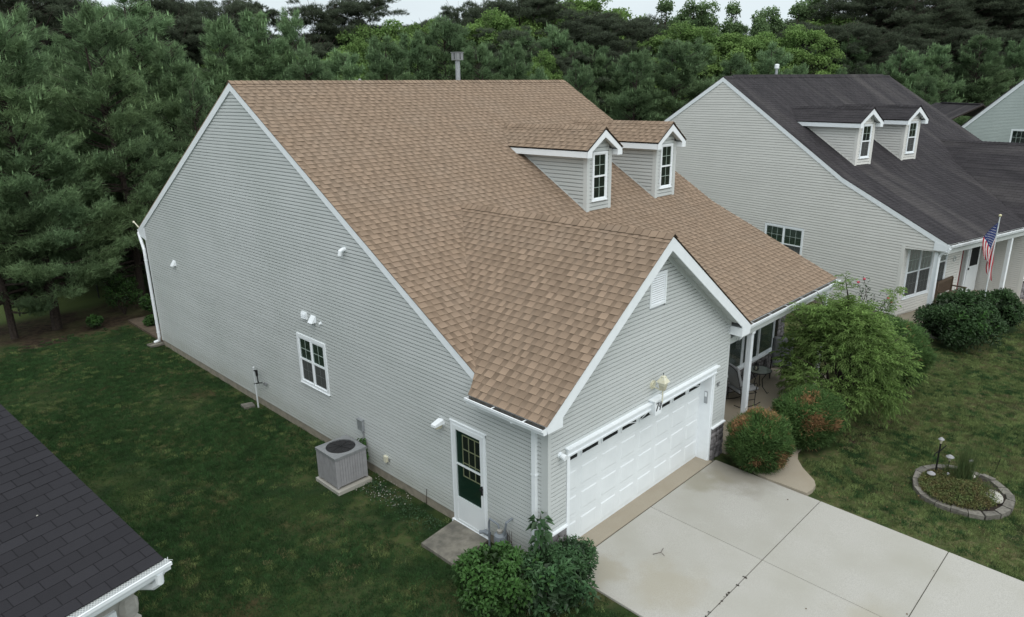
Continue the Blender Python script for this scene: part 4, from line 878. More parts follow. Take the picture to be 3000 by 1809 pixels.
q = MB(); q.box(.4, 6.4, -5.6, 1.4, -.2, 4.0); b4(q, 'wall', 'siding3'); q = MB(); q.box(1, 6.4, -.12, .12, 6.84, 6.90); b4(q, 'ridge_vent', 'dark')
q = MB(); q.prism([(-.01, 0, 6.8), (-.01, -6, 3.8), (-.01, -6, 3.6), (-.01, 0, 6.6)], (.02, 0, 0)); b4(q, 'rake_board', 'white')
# ================================================================== paving
dr = thing('driveway', None, None); dr['kind'] = 'structure'
xj, ya, yb2, xL, xR = 2.98, -2.50, -4.83, .30, 5.58
sl = lambda y: .02*y
q = MB(); q.hexa([(xL+.01, -9.3, sl(-9.3)-.25), (xR-.01, -9.3, sl(-9.3)-.25), (xR-.01, -.0, -.25), (xL+.01, 0, -.25), (xL+.01, -9.3, sl(-9.3)+.012), (xR-.01, -9.3, sl(-9.3)+.012), (xR-.01, -.0, .012), (xL+.01, 0, .012)]); q.build('joint_bed', 'joint', dr)
ys_ = [-.13, ya, yb2, -7.2, -9.3]
for i in range(4):
    for (a, b) in ((xL, xj), (xj, xR)):
        y1_, y0_ = ys_[i]-.006, ys_[i+1]+.006; a_, b_ = a+(.005 if a == xj else 0), b-(.005 if b == xj else 0); q = MB(); ch = .005
        z0_, z1_ = sl(y0_)+.030, sl(y1_)+.030
        lo = [(a_, y0_, z0_-.09), (b_, y0_, z0_-.09), (b_, y1_, z1_-.09), (a_, y1_, z1_-.09)]; md = [(x, y, z+.08) for x, y, z in lo]
        hi = [(a_+ch, y0_+ch, z0_), (b_-ch, y0_+ch, z0_), (b_-ch, y1_-ch, z1_), (a_+ch, y1_-ch, z1_)]
        q.face(hi)
        for k in range(4): l = (k+1) % 4; q.face([lo[k], lo[l], md[l], md[k]]); q.face([md[k], md[l], hi[l], hi[k]], .9)
        q.build('slab', 'conc', dr)
q = MB(); q.box(.48, 5.46, -.115, .285, -.1, .028); q.build('garage_apron', 'conc2', dr)
# curved walk from the driveway to the porch
wk = thing('walkway', None, None); wk['kind'] = 'structure'
def strip(pts_l, pts_r, z, name, m, par):
    q = MB(); n = len(pts_l)
    for i in range(n-1):
        a, b, c_, d = pts_l[i], pts_l[i+1], pts_r[i+1], pts_r[i]; q.face([(*a, z), (*b, z), (*c_, z), (*d, z)])
        for (p, r_) in ((a, b), (d, c_)): q.face([(*p, z), (*r_, z), (*r_, z-.12), (*p, z-.12)])
    q.face([(*pts_l[0], z), (*pts_r[0], z), (*pts_r[0], z-.12), (*pts_l[0], z-.12)]); return q.build(name, m, par)
strip([(5.60, -1.35), (5.68, -1.05), (5.80, -.8), (5.95, -.58), (6.2, -.38), (6.5, -.27), (7.0, -.2), (7.4, -.18), (8.4, -.17)], [(5.60, -2.20), (5.82, -2.24), (6.02, -2.22), (6.2, -2.12), (6.35, -1.95), (6.55, -1.72), (6.85, -1.48), (7.3, -1.30), (8.4, -1.2)], .035, 'walk_slab', 'conc2', wk)
# side door landing
q = MB(); q.hexa([(-.98, 1.40, -.15), (-.06, 1.44, -.15), (-.06, 2.40, -.15), (-.98, 2.29, -.15), (-.98, 1.40, .055), (-.06, 1.44, .055), (-.06, 2.40, .055), (-.98, 2.29, .055)])
tag(q.build('door_landing', 'concd'), 'stained square concrete landing outside the side door', 'landing')
# rear patio, porch slab of the neighbour, neighbour driveway
q = MB(); q.box(.06, 5, 17.53, 21.2, -.15, .045); tag(q.build('patio', 'patio'), kind='structure')
q = MB(); q.hexa([(W2-6.03, -.2, -.4), (W2+.3, -.2, -.4), (W2+.3, 1.62, -.4), (W2-6.03, 1.62, -.4), (W2-6.03, -.2, .09), (W2+.3, -.2, .09), (W2+.3, 1.62, .09), (W2-6.03, 1.62, .09)])
q.v = [(W2-x, y, z) for x, y, z in q.v]; q.build('porch_slab', 'concd', H2)
q = MB()
for i in range(4): q.box(6.3, 11.9, -2.6*(i+1)+.012, -2.6*i-.02, -.3, -.055)
q.build('driveway_slab', 'conc', H2)
q = MB(); q.hexa([(5.0, -1.25, -.3), (6.3, -1.25, -.3), (6.3, -.2, -.3), (5.0, -.2, -.3), (5.0, -1.25, -.04), (6.3, -1.25, -.04), (6.3, -.2, -.04), (5.0, -.2, -.04)]); q.build('walk_slab', 'conc2', H2)

# ================================================================== equipment by the long wall
AC = thing('air_conditioner', 'square grey air conditioning unit with a round fan opening on a concrete pad', 'air conditioner', (-.69, 5.36, .10))
q = MB(); q.box(-.42, .42, -.47, .45, -.12, -.03); q.build('pad', 'conc', AC)
bw = .375; q = MB(); hh = .72
for i in range(11):   # vertical ribs on all four sides
    for (dx, dy) in ((0, -1), (-1, 0), (1, 0), (0, 1)):
        t0 = -bw+.035+i*(2*bw-.07)/11; t1 = t0+(2*bw-.07)/11-.012
        if dx == 0: q.box(t0, t1, dy*bw-.008, dy*bw+.008, .03, hh-.05)
        else: q.box(dx*bw-.008, dx*bw+.008, t0, t1, .03, hh-.05)
q.box(-bw+.001, bw-.001, -bw+.001, bw-.001, .02, hh-.05); q.build('cabinet', 'acgrey', AC)
for sx in (-1, 1):
    for sy in (-1, 1): q = MB(); q.box(min(sx*bw, sx*(bw-.04))-.006, max(sx*bw, sx*(bw-.04))+.006, min(sy*bw, sy*(bw-.04))-.006, max(sy*bw, sy*(bw-.04))+.006, .0, hh-.03); q.build('corner_post', 'acgrey', AC)
q = MB(); n = 40; r0 = .315; B_ = bw+.02    # top plate with a round hole
def sqp(a): c_, s_ = math.cos(a), math.sin(a); k_ = B_/max(abs(c_), abs(s_)); return (c_*k_, s_*k_)
for i in range(n):
    a, b = 2*math.pi*i/n, 2*math.pi*(i+1)/n; A0, B0 = sqp(a), sqp(b)
    q.face([(*A0, hh), (*B0, hh), (r0*math.cos(b), r0*math.sin(b), hh+.012), (r0*math.cos(a), r0*math.sin(a), hh+.012)]); q.face([(*A0, hh), (*B0, hh), (*B0, hh-.06), (*A0, hh-.06)]); q.face([(r0*math.cos(b), r0*math.sin(b), hh+.012), (r0*math.cos(a), r0*math.sin(a), hh+.012), (r0*math.cos(a), r0*math.sin(a), hh-.12), (r0*math.cos(b), r0*math.sin(b), hh-.12)], .5)
for sx in (-1, 1):
    for sy in (-1, 1): q.face([(sx*B_, sy*B_, hh), (sx*B_, sy*B_*.9, hh), (sx*B_*.9, sy*B_*.9, hh), (sx*B_*.9, sy*B_, hh)])
q.build('top_cover', 'grey', AC)
q = MB(); q.lathe((0, 0, hh-.17), [(r0, .0), (.0001, -.02)], 24); q.build('fan_well', 'acdark', AC); q = MB(); q.lathe((0, 0, hh-.17), [(r0-.002, 0), (r0-.002, .165)], 24); q.build('fan_shroud', 'acdark', AC)
q = MB(); q.tube([(0, 0, hh-.18), (0, 0, hh-.02)], .075, 14); q.build('fan_motor', 'acgrey', AC)
for i in range(3):
    a = i*2*math.pi/3+.6; q = MB(); q.face([(.07*math.cos(a), .07*math.sin(a), hh-.12), (.28*math.cos(a-.35), .28*math.sin(a-.35), hh-.15), (.29*math.cos(a+.25), .29*math.sin(a+.25), hh-.09), (.07*math.cos(a+.6), .07*math.sin(a+.6), hh-.09)]); q.build('fan_blade', 'acgrey', AC)
q = MB()
for k_ in range(7): rr = .05+k_*.043; q.tube([(rr*math.cos(a), rr*math.sin(a), hh+.016) for a in np.linspace(0, 2*math.pi, 25)], .0016, 4, cap=False)
for k_ in range(4): a = k_*math.pi/4+.3; q.tube([(-r0*math.cos(a), -r0*math.sin(a), hh+.019), (r0*math.cos(a), r0*math.sin(a), hh+.019)], .004, 4)
q.build('fan_guard', 'black', AC)
# stand pipe with valve
sp_ = thing('standpipe', 'thin white pipe stand with a black valve and bars by the long wall', 'pipe', (-.17, 10.36, 0))
q = MB(); q.tube([(0, 0, -.1), (0, -.02, 1.12)], .022, 8); q.sphere((0, -.02, 1.14), .032, 6); q.build('pipe', 'pole', sp_)
q = MB(); q.tube([(0, -.02, 1.06), (.0, -.16, 1.08)], .02, 6); q.tube([(0, -.16, 1.11), (0, -.17, .95)], .035, 8); q.tube([(0, -.17, .95), (0, -.20, .74)], .016, 6); q.tube([(0, .02, .67), (0, -.42, .82)], .017, 6); q.sphere((0, .02, .67), .03, 5); q.build('valve_bars', 'black', sp_)
q = MB(); q.tube([(.15, -.38, .74), (.09, -.38, .74)], .025, 8); q.tube([(.09, -.45, .74), (.09, -.31, .74)], .018, 6); q.tube([(.09, -.38, .70), (.09, -.38, .79)], .022, 6); q.build('hose_tap', 'grey', sp_)
q = MB(); q.hexa([(-.50, 10.50, -.05), (-.22, 10.42, -.05), (-.18, 10.70, -.05), (-.46, 10.80, -.05), (-.50, 10.50, .035), (-.22, 10.42, .035), (-.18, 10.70, .035), (-.46, 10.80, .035)])
tag(q.build('valve_box_lid', 'concd'), 'flat grey green valve box lid in the grass by the white pipe', 'box lid')
q = MB(); q.hexa([(-.42, 17.45, 0), (.0, 17.55, 0), (.0, 17.75, 0), (-.45, 17.68, 0), (-.42, 17.45, .03), (.0, 17.55, .05), (.0, 17.75, .05), (-.45, 17.68, .03)]); q.box(-.44, .0, 17.42, 17.47, 0, .06); q.box(-.46, .0, 17.72, 17.77, 0, .06)
tag(q.build('splash_block', 'concd'), 'low concrete splash block under the rear corner downspout', 'splash block')
# gas meter
gm = thing('gas_meter', 'grey gas meter with pipes beside the side door behind the bushes', 'meter', (-.16, 1.0, 0))
q = MB(); q.lathe((0, 0, .22), [(.06, 0), (.12, .03), (.13, .12), (.12, .22), (.07, .26), (.0001, .27)], 12); q.build('meter_body', 'meter', gm)
q = MB(); q.box(-.10, -.085, -.09, .09, .48, .60) if 0 else q.lathe((-.02, 0, .49), [(.05, 0), (.055, .05), (.0001, .06)], 10); q.build('meter_dial', 'limestone', gm)
q = MB(); q.tube([(0, .0, .45), (0, .06, .62), (0, .28, .64), (0, .30, .55), (0, .30, .25)], .02, 7); q.tube([(0, -.08, .40), (.0, -.15, .75), (.14, -.17, .78)], .022, 7); q.tube([(0, .30, .30), (0, .42, .30)], .05, 10); q.tube([(0, .42, .30), (-.06, .50, .28)], .035, 8); q.tube([(0, .3, .3), (0, .3, -.1)], .022, 7); q.build('gas_pipes', 'meter', gm)
q = MB(); q.tube([(-.0, 3.35, -.05), (-.04, 3.30, .12), (-.03, 3.28, .36)], .006, 5); tag(q.build('bare_twig', 'bark'), 'single bare twig leaning on the long wall near the side door', 'twig')

# ================================================================== porch furniture
def rocker(name, label, loc, rz):
    t = thing(name, label, 'chair', loc, rz, 'rocking chairs on the porch')
    q = MB(); w_ = .29; r_ = .011       # faces +x
    for s_ in (-1, 1):
        y = s_*w_
        q.tube([(-.42, y, .12), (-.25, y, .035), (0, y, .012), (.22, y, .03), (.38, y, .09)], r_, 6)
        q.tube([(.20, y, .03), (.21, y, .42), (.25, y, .60), (.21, y, .66), (.15, y, .63), (.16, y, .58)], r_, 6); q.tube([(-.20, y, .03), (-.24, y, .42)], r_, 6)
        q.tube([(.22, y, .655), (.05, y, .645), (-.30, y, .60)], r_, 6); q.tube([(-.20, y, .33), (-.40, y*.95, 1.03)], r_, 6); q.tube([(-.24, y, .38), (.24, y, .38)], r_, 6)
        q.tube([(.20, y, .2), (-.2, y, .2)], r_*.8, 6)
    q.tube([(-.40, -w_, 1.03), (-.42, -.15, 1.10), (-.43, 0, 1.12), (-.42, .15, 1.10), (-.40, w_, 1.03)], r_, 6); q.tube([(.24, -w_, .38), (.24, w_, .38)], r_, 6); q.tube([(-.24, -w_, .38), (-.24, w_, .38)], r_, 6)
    q.build('frame', 'black', t)
    def cushion(nm, M4, sx, sy, sz):
        c_ = MB(); n = 8
        g = lambda u, v: max(0, (1-abs(u)**4)*(1-abs(v)**4))**.45
        for i in range(n):
            for j in range(n):
                U = [(-1+2*a/n, -1+2*b/n) for a, b in ((i, j), (i+1, j), (i+1, j+1), (i, j+1))]
                for sg in (1, -1): c_.face([M4 @ Vector((u*sx, v*sy, sg*sz*(.35+.65*g(u, v)))) for u, v in (U if sg > 0 else U[::-1])])
        for k_ in range(4):
            for i in range(n):
                a, b = -1+2*i/n, -1+2*(i+1)/n; P_ = [((a, -1), (b, -1)), ((1, a), (1, b)), ((a, 1), (b, 1)), ((-1, a), (-1, b))][k_]
                c_.face([M4 @ Vector((P_[0][0]*sx, P_[0][1]*sy, -sz*.35)), M4 @ Vector((P_[1][0]*sx, P_[1][1]*sy, -sz*.35)), M4 @ Vector((P_[1][0]*sx, P_[1][1]*sy, sz*.35)), M4 @ Vector((P_[0][0]*sx, P_[0][1]*sy, sz*.35))])
        c_.build(nm, 'fabric', t, smooth=True)
    cushion('seat_cushion', Matrix.Translation((.02, 0, .455)) @ Matrix.Rotation(R(-4), 4, 'Y'), .29, .27, .075)
    cushion('back_cushion', Matrix.Translation((-.27, 0, .80)) @ Matrix.Rotation(R(-106), 4, 'Y'), .33, .27, .075)
    return t
rocker('rocking_chair', 'black iron rocking chair with grey cushions behind the white porch post', (8.62, .82, .10), R(-28))
rocker('rocking_chair', 'black iron rocking chair with grey cushions half hidden by the leafy tree', (10.95, .80, .10), R(205))
tb = thing('porch_table', 'small round glass topped table between the two rocking chairs', 'table', (9.68, .86, .10))
q = MB(); q.tube([(0, 0, .60), (0, 0, .614)], .30, 28); q.build('tabletop', 'table', tb); q = MB(); q.tube([(.305*math.cos(a), .305*math.sin(a), .605) for a in np.linspace(0, 2*math.pi, 33)], .013, 6); q.build('rim', 'black', tb)
for i in range(3): a = i*2.094+.3; q = MB(); q.tube([(.24*math.cos(a), .24*math.sin(a), .59), (.10*math.cos(a), .10*math.sin(a), .36), (.14*math.cos(a), .14*math.sin(a), .15), (.30*math.cos(a), .30*math.sin(a), .02), (.34*math.cos(a), .34*math.sin(a), .06)], .011, 6); q.build('leg', 'black', tb)
ln = thing('lantern', 'little black candle lantern standing on the porch table', 'lantern', (9.60, .93, .715))
q = MB(); s_ = .05
q.box(-s_, s_, -s_, s_, 0, .012); q.box(-s_, s_, -s_, s_, .16, .172); q.lathe((0, 0, .172), [(.075, 0), (.02, .05), (.02, .06)], sq=True)
for a in (-1, 1):
    for b in (-1, 1): q.box(a*s_-.004, a*s_+.004, b*s_-.004, b*s_+.004, .012, .16)
    for k_ in (0, 1): q.tube([(-s_, a*s_, .012), (s_, a*s_, .16)][::1 if k_ else -1] if 0 else ([(-s_, a*s_, .012), (s_, a*s_, .16)] if k_ else [(-s_, a*s_, .16), (s_, a*s_, .012)]), .003, 4); q.tube([(a*s_, -s_, .012), (a*s_, s_, .16)] if k_ else [(a*s_, -s_, .16), (a*s_, s_, .012)], .003, 4)
q.tube([(.02*math.cos(a), 0, .24+.02*math.sin(a)) for a in np.linspace(0, 2*math.pi, 12)], .003, 4); q.build('frame', 'black', ln); q = MB(); q.tube([(0, 0, .012), (0, 0, .09)], .025, 10); q.build('candle', 'cream', ln)
hp = thing('hanging_pot', 'rusty brown hanging basket under the porch eave beside the leafy tree', 'hanging pot', (11.0, .10, 1.95))
q = MB(); q.lathe((0, 0, 0), [(.07, 0), (.14, .13), (.15, .15)], 12); q.build('pot', 'copper', hp); q = MB()
for i in range(3): a = i*2.094; q.tube([(.145*math.cos(a), .145*math.sin(a), .15), (0, 0, .62)], .004, 4)
q.tube([(0, 0, .62), (0, 0, .80)], .004, 4); q.build('hanger', 'black', hp)
q = MB(); q.tube([(10.7, -.35, 2.7), (10.72, -.33, 2.45)], .004, 4)
for k_, (zz, cc_) in enumerate(((2.45, 0), (2.30, 0), (2.15, 0))): q.lathe((10.72, -.33, zz-.1), [(.0001, 0), (.025, .03), (.0001, .06)], 6)
tag(q.build('wind_chime', 'pole'), 'pale wind chime hanging at the edge of the porch eave', 'wind chime')
# bench on the neighbour's porch (neighbour coordinates)
bn = thing('garden_bench', 'weathered wooden slatted bench on the beige house porch', 'bench')
m2 = Matrix.Translation((18.325, -1.217, .117)) @ Matrix.Rotation(-.229, 4, 'Z') @ Matrix.Translation((2.95, 1.05, .09)) @ Matrix.Rotation(math.pi, 4, 'Z') @ Matrix.Rotation(R(6), 4, 'Z')
bn.matrix_world = m2
for s_ in (-1, 1):
    for y in (-.24, .22): q = MB(); q.box(s_*.66-.03, s_*.66+.03, y-.03, y+.03, 0, .62 if y > 0 else .95); q.build('leg', 'wood', bn)
    q = MB(); q.box(s_*.66-.035, s_*.66+.035, -.24, .28, .60, .64); q.build('armrest', 'wood', bn)
for i in range(5): q = MB(); q.box(-.64, .64, -.20+i*.095, -.12+i*.095, .41, .435); q.build('seat_slat', 'wood', bn)
for i in range(13): q = MB(); x = -.60+i*.1; q.box(x-.028, x+.028, -.265, -.245, .46, .88); q.build('back_slat', 'wood', bn)
q = MB(); q.box(-.69, .69, -.275, -.235, .88, .98); q.build('top_rail', 'wood', bn)

# ================================================================== flag
fp = thing('flagpole', 'white pole with a gold ball top standing in the big round bush', 'flagpole', (19.17, -2.33, -.05))
q = MB(); q.tube([(0, 0, 0), (0, 0, 4.05)], [.024, .018], 8); q.build('pole', 'pole', fp); q = MB(); q.sphere((0, 0, 4.09), .045, 8); q.build('ball', 'gold', fp)
# draped flag: fly along the drop, folded in cloth waves
n_, m__ = 36, 26; rngf = random.Random(5)
def fpt(u, v):       # u 0..1 along the fly, v 0..1 down the hoist
    z0 = 3.86-v*.82; drop = u*1.16; zz = z0-drop*(.9+.1*v); out = .02+.10*math.sin(u*2.8)
    w_ = .07*math.sin(v*9+u*2.2)*u**.5+.04*math.sin(v*17+u*5)*u
    # the fly hangs down beside the pole, the hoist stays on it
    ax, ay = -.70, .66; bx, by = .55, .72
    sp = .52*(.62-v)*min(1, u*2.2)**.7*(1-.25*u)
    return (ax*(out+sp)+bx*w_, ay*(out+sp)+by*w_, zz-.05*math.cos(v*9)*u)
q = MB()
for i in range(n_):
    for j in range(m__):
        u0, u1, v0, v1 = i/n_, (i+1)/n_, j/m__, (j+1)/m__; stripe = j//2; can = u0 < .40 and stripe < 7
        mi = 2 if can else (0 if stripe % 2 == 0 else 1); q.face([fpt(u0, v0), fpt(u1, v0), fpt(u1, v1), fpt(u0, v1)], 1, mi)
for r_ in range(9):
    for c_ in range(6 if r_ % 2 == 0 else 5):
        u = .035+(.066*c_ if r_ % 2 == 0 else .033+.066*c_); v = .538*(r_+.7)/9.4
        for sg in (1, -1):
            P0 = Vector(fpt(u, v)); pu = (Vector(fpt(u+.01, v))-P0).normalized(); pv = (Vector(fpt(u, v+.01))-P0).normalized(); nn = pu.cross(pv)*.006*sg
            q.face([P0+nn+(pu*math.cos(a)+pv*math.sin(a))*(.017 if k_ % 2 == 0 else .008) for k_, a in enumerate(np.linspace(0, 2*math.pi, 11)[:-1])], 1, 1)
fl_ = q.build('flag', ['flagr', 'flagw', 'flagb'], None); fl_.location = (19.17, -2.33, -.05); tag(fl_, 'American flag with stars and stripes hanging limp on the white pole', 'flag')

# ================================================================== round garden bed
gb = thing('garden_bed', 'oval flower bed ringed with flat grey stones in the front lawn', 'flower bed', (8.05, -4.45, gz(8, -4.45)))
ring = [(7.834,-3.575),(8.188,-3.529),(8.469,-3.589),(8.716,-3.743),(8.89,-3.932),(8.98,-4.16),(9.03,-4.40),(9.004,-4.64),(8.93,-4.90),(8.72,-5.13),(8.46,-5.30),(8.17,-5.38),(7.80,-5.38),(7.47,-5.27),(7.22,-5.06),(7.10,-4.80),(7.04,-4.50),(7.08,-4.20),(7.19,-3.92),(7.47,-3.70)]
cx, cy = 8.05, -4.45
q = MB(); N_ = len(ring)
for i in range(N_): a, b = ring[i], ring[(i+1) % N_]; q.face([(a[0]-cx, a[1]-cy, .03), (b[0]-cx, b[1]-cy, .03), (0, 0, .07)])
q.build('soil', M['bark'], gb)
for i in range(N_):
    a, b = Vector((*ring[i], 0))-Vector((cx, cy, 0)), Vector((*ring[(i+1) % N_], 0))-Vector((cx, cy, 0)); g_a, g_b = a.lerp(b, .04), a.lerp(b, .96); w_ = random.uniform(.13, .19)
    for rep in range(1):
        q = MB(); zt = random.uniform(.075, .105); i0, i1 = g_a*(1-w_/max(.3, g_a.length)), g_b*(1-w_/max(.3, g_b.length)); j = lambda: random.uniform(-.012, .012)
        P_ = [g_a, g_b, i1, i0]; q.hexa([(p.x, p.y, -.12) for p in P_]+[(p.x+j(), p.y+j(), zt+j()*.7) for p in P_]); q.build('edging_stone', 'paver', gb)
pl_ = thing('stepping_plaque', 'pale shell shaped plaque lying at the right end of the flower bed', 'plaque', (8.04, -5.03, .0), .5)
q = MB(); q.tube([(0, 0, .03), (0, 0, .075)], [.21, .20], 16); q.v = [(x*1.15, y*.72, z) for x, y, z in q.v]; q.build('plate', 'pebble', pl_); q = MB(); q.tube([(.15*math.cos(a), .085*math.sin(a), .078) for a in np.linspace(.3, 3.6, 14)], .007, 4); q.build('engraved_line', 'grey', pl_)
def solar(lab, x, y, h, cap, col='rubber'):
    t = thing('solar_light', lab, 'garden light', (x, y, gz(x, y)))
    q = MB(); q.tube([(0, 0, 0), (0, 0, h-.05)], .018 if h > .5 else .010, 7); q.build('stem', 'black', t); q = MB(); q.lathe((0, 0, h-.10), [(.02, 0), (cap*.55, .09)], 12); q.build('lens', 'lampglass', t); q = MB(); q.lathe((0, 0, h-.01), [(cap, 0), (cap*.95, .012), (cap*.4, .045), (.0001, .05)], 16); q.build('cap', 'acgrey', t); return t
t = solar('tallest garden light, black post with domed lamp and side arm in the flower bed', 8.42, -3.87, .86, .06); q = MB(); q.tube([(0, 0, .55), (.03, -.04, .62), (.07, -.10, .72)], .012, 6); q.tube([(0, 0, .58), (-.05, .06, .50), (-.06, .07, .44)], .012, 6); q.build('arm', 'black', t)
solar('mushroom capped short solar light right of the tall black post', 8.80, -4.02, .34, .085)
solar('low wide capped solar light at the left end of the flower bed', 8.09, -3.86, .17, .085)
solar('small solar light between the tall post and the reeds', 8.37, -4.11, .13, .045)
solar('small clear solar light behind the reeds at the back stones', 9.10, -4.36, .26, .055)
solar('small solar light in front of the reeds', 8.00, -4.54, .14, .05)
q = MB(); q.lump((0, 0, .03), .085, .055, .045); o = q.build('white_stone', 'pebble'); o.location = (8.62, -4.53, .0); tag(o, 'egg shaped white stone in the bare soil of the flower bed', 'stone')
q = MB(); q.tube([(0, 0, 0), (.03, -.05, .36)], .006, 5); o = q.build('thin_stake', 'black'); o.location = (9.3, -4.80, -.05); tag(o, 'thin black stake just outside the right side of the flower bed', 'stake')
q = MB(); q.lump((0, 0, .04), .09, .09, .07); q.lump((.16, .05, .04), .08, .07, .06); o = q.build('spotlight', 'rubber'); o.location = (21.0, -3.9, -.06); tag(o, 'small black garden spotlight on the mulch right of the flagpole bush', 'garden light')

# ================================================================== fence behind the trees
fn = thing('chain_link_fence', 'chain link fence running behind the pine trunks at the back of the lawn', 'fence', (-8.5, 24.2, 0), R(9.5))
q = MB(); q.tube([(0, 0, 1.18), (30, 0, 1.18)], .018, 6); q.build('top_rail', 'acdark', fn)
for i in range(11): q = MB(); q.tube([(i*3, 0, -.1), (i*3, 0, 1.2)], .024, 6); q.build('post', 'acdark', fn)
V = []; a = np.arange(0, 30, .09); hz = 1.14; wv = .005
for sg in (1, -1):
    x0_ = a; x1_ = a+sg*hz*.9
    V.append(np.stack([np.stack([x0_, 0*a, .02+0*a], 1), np.stack([x0_+wv, 0*a, .02+0*a], 1), np.stack([x1_+wv, 0*a, hz+0*a], 1), np.stack([x1_, 0*a, hz+0*a], 1)], 1).reshape(-1, 3))
fm = fast_mesh('mesh_wire', np.concatenate(V), 4, np.ones(len(a)*2), 'acdark', fn); fm['kind'] = 'stuff'

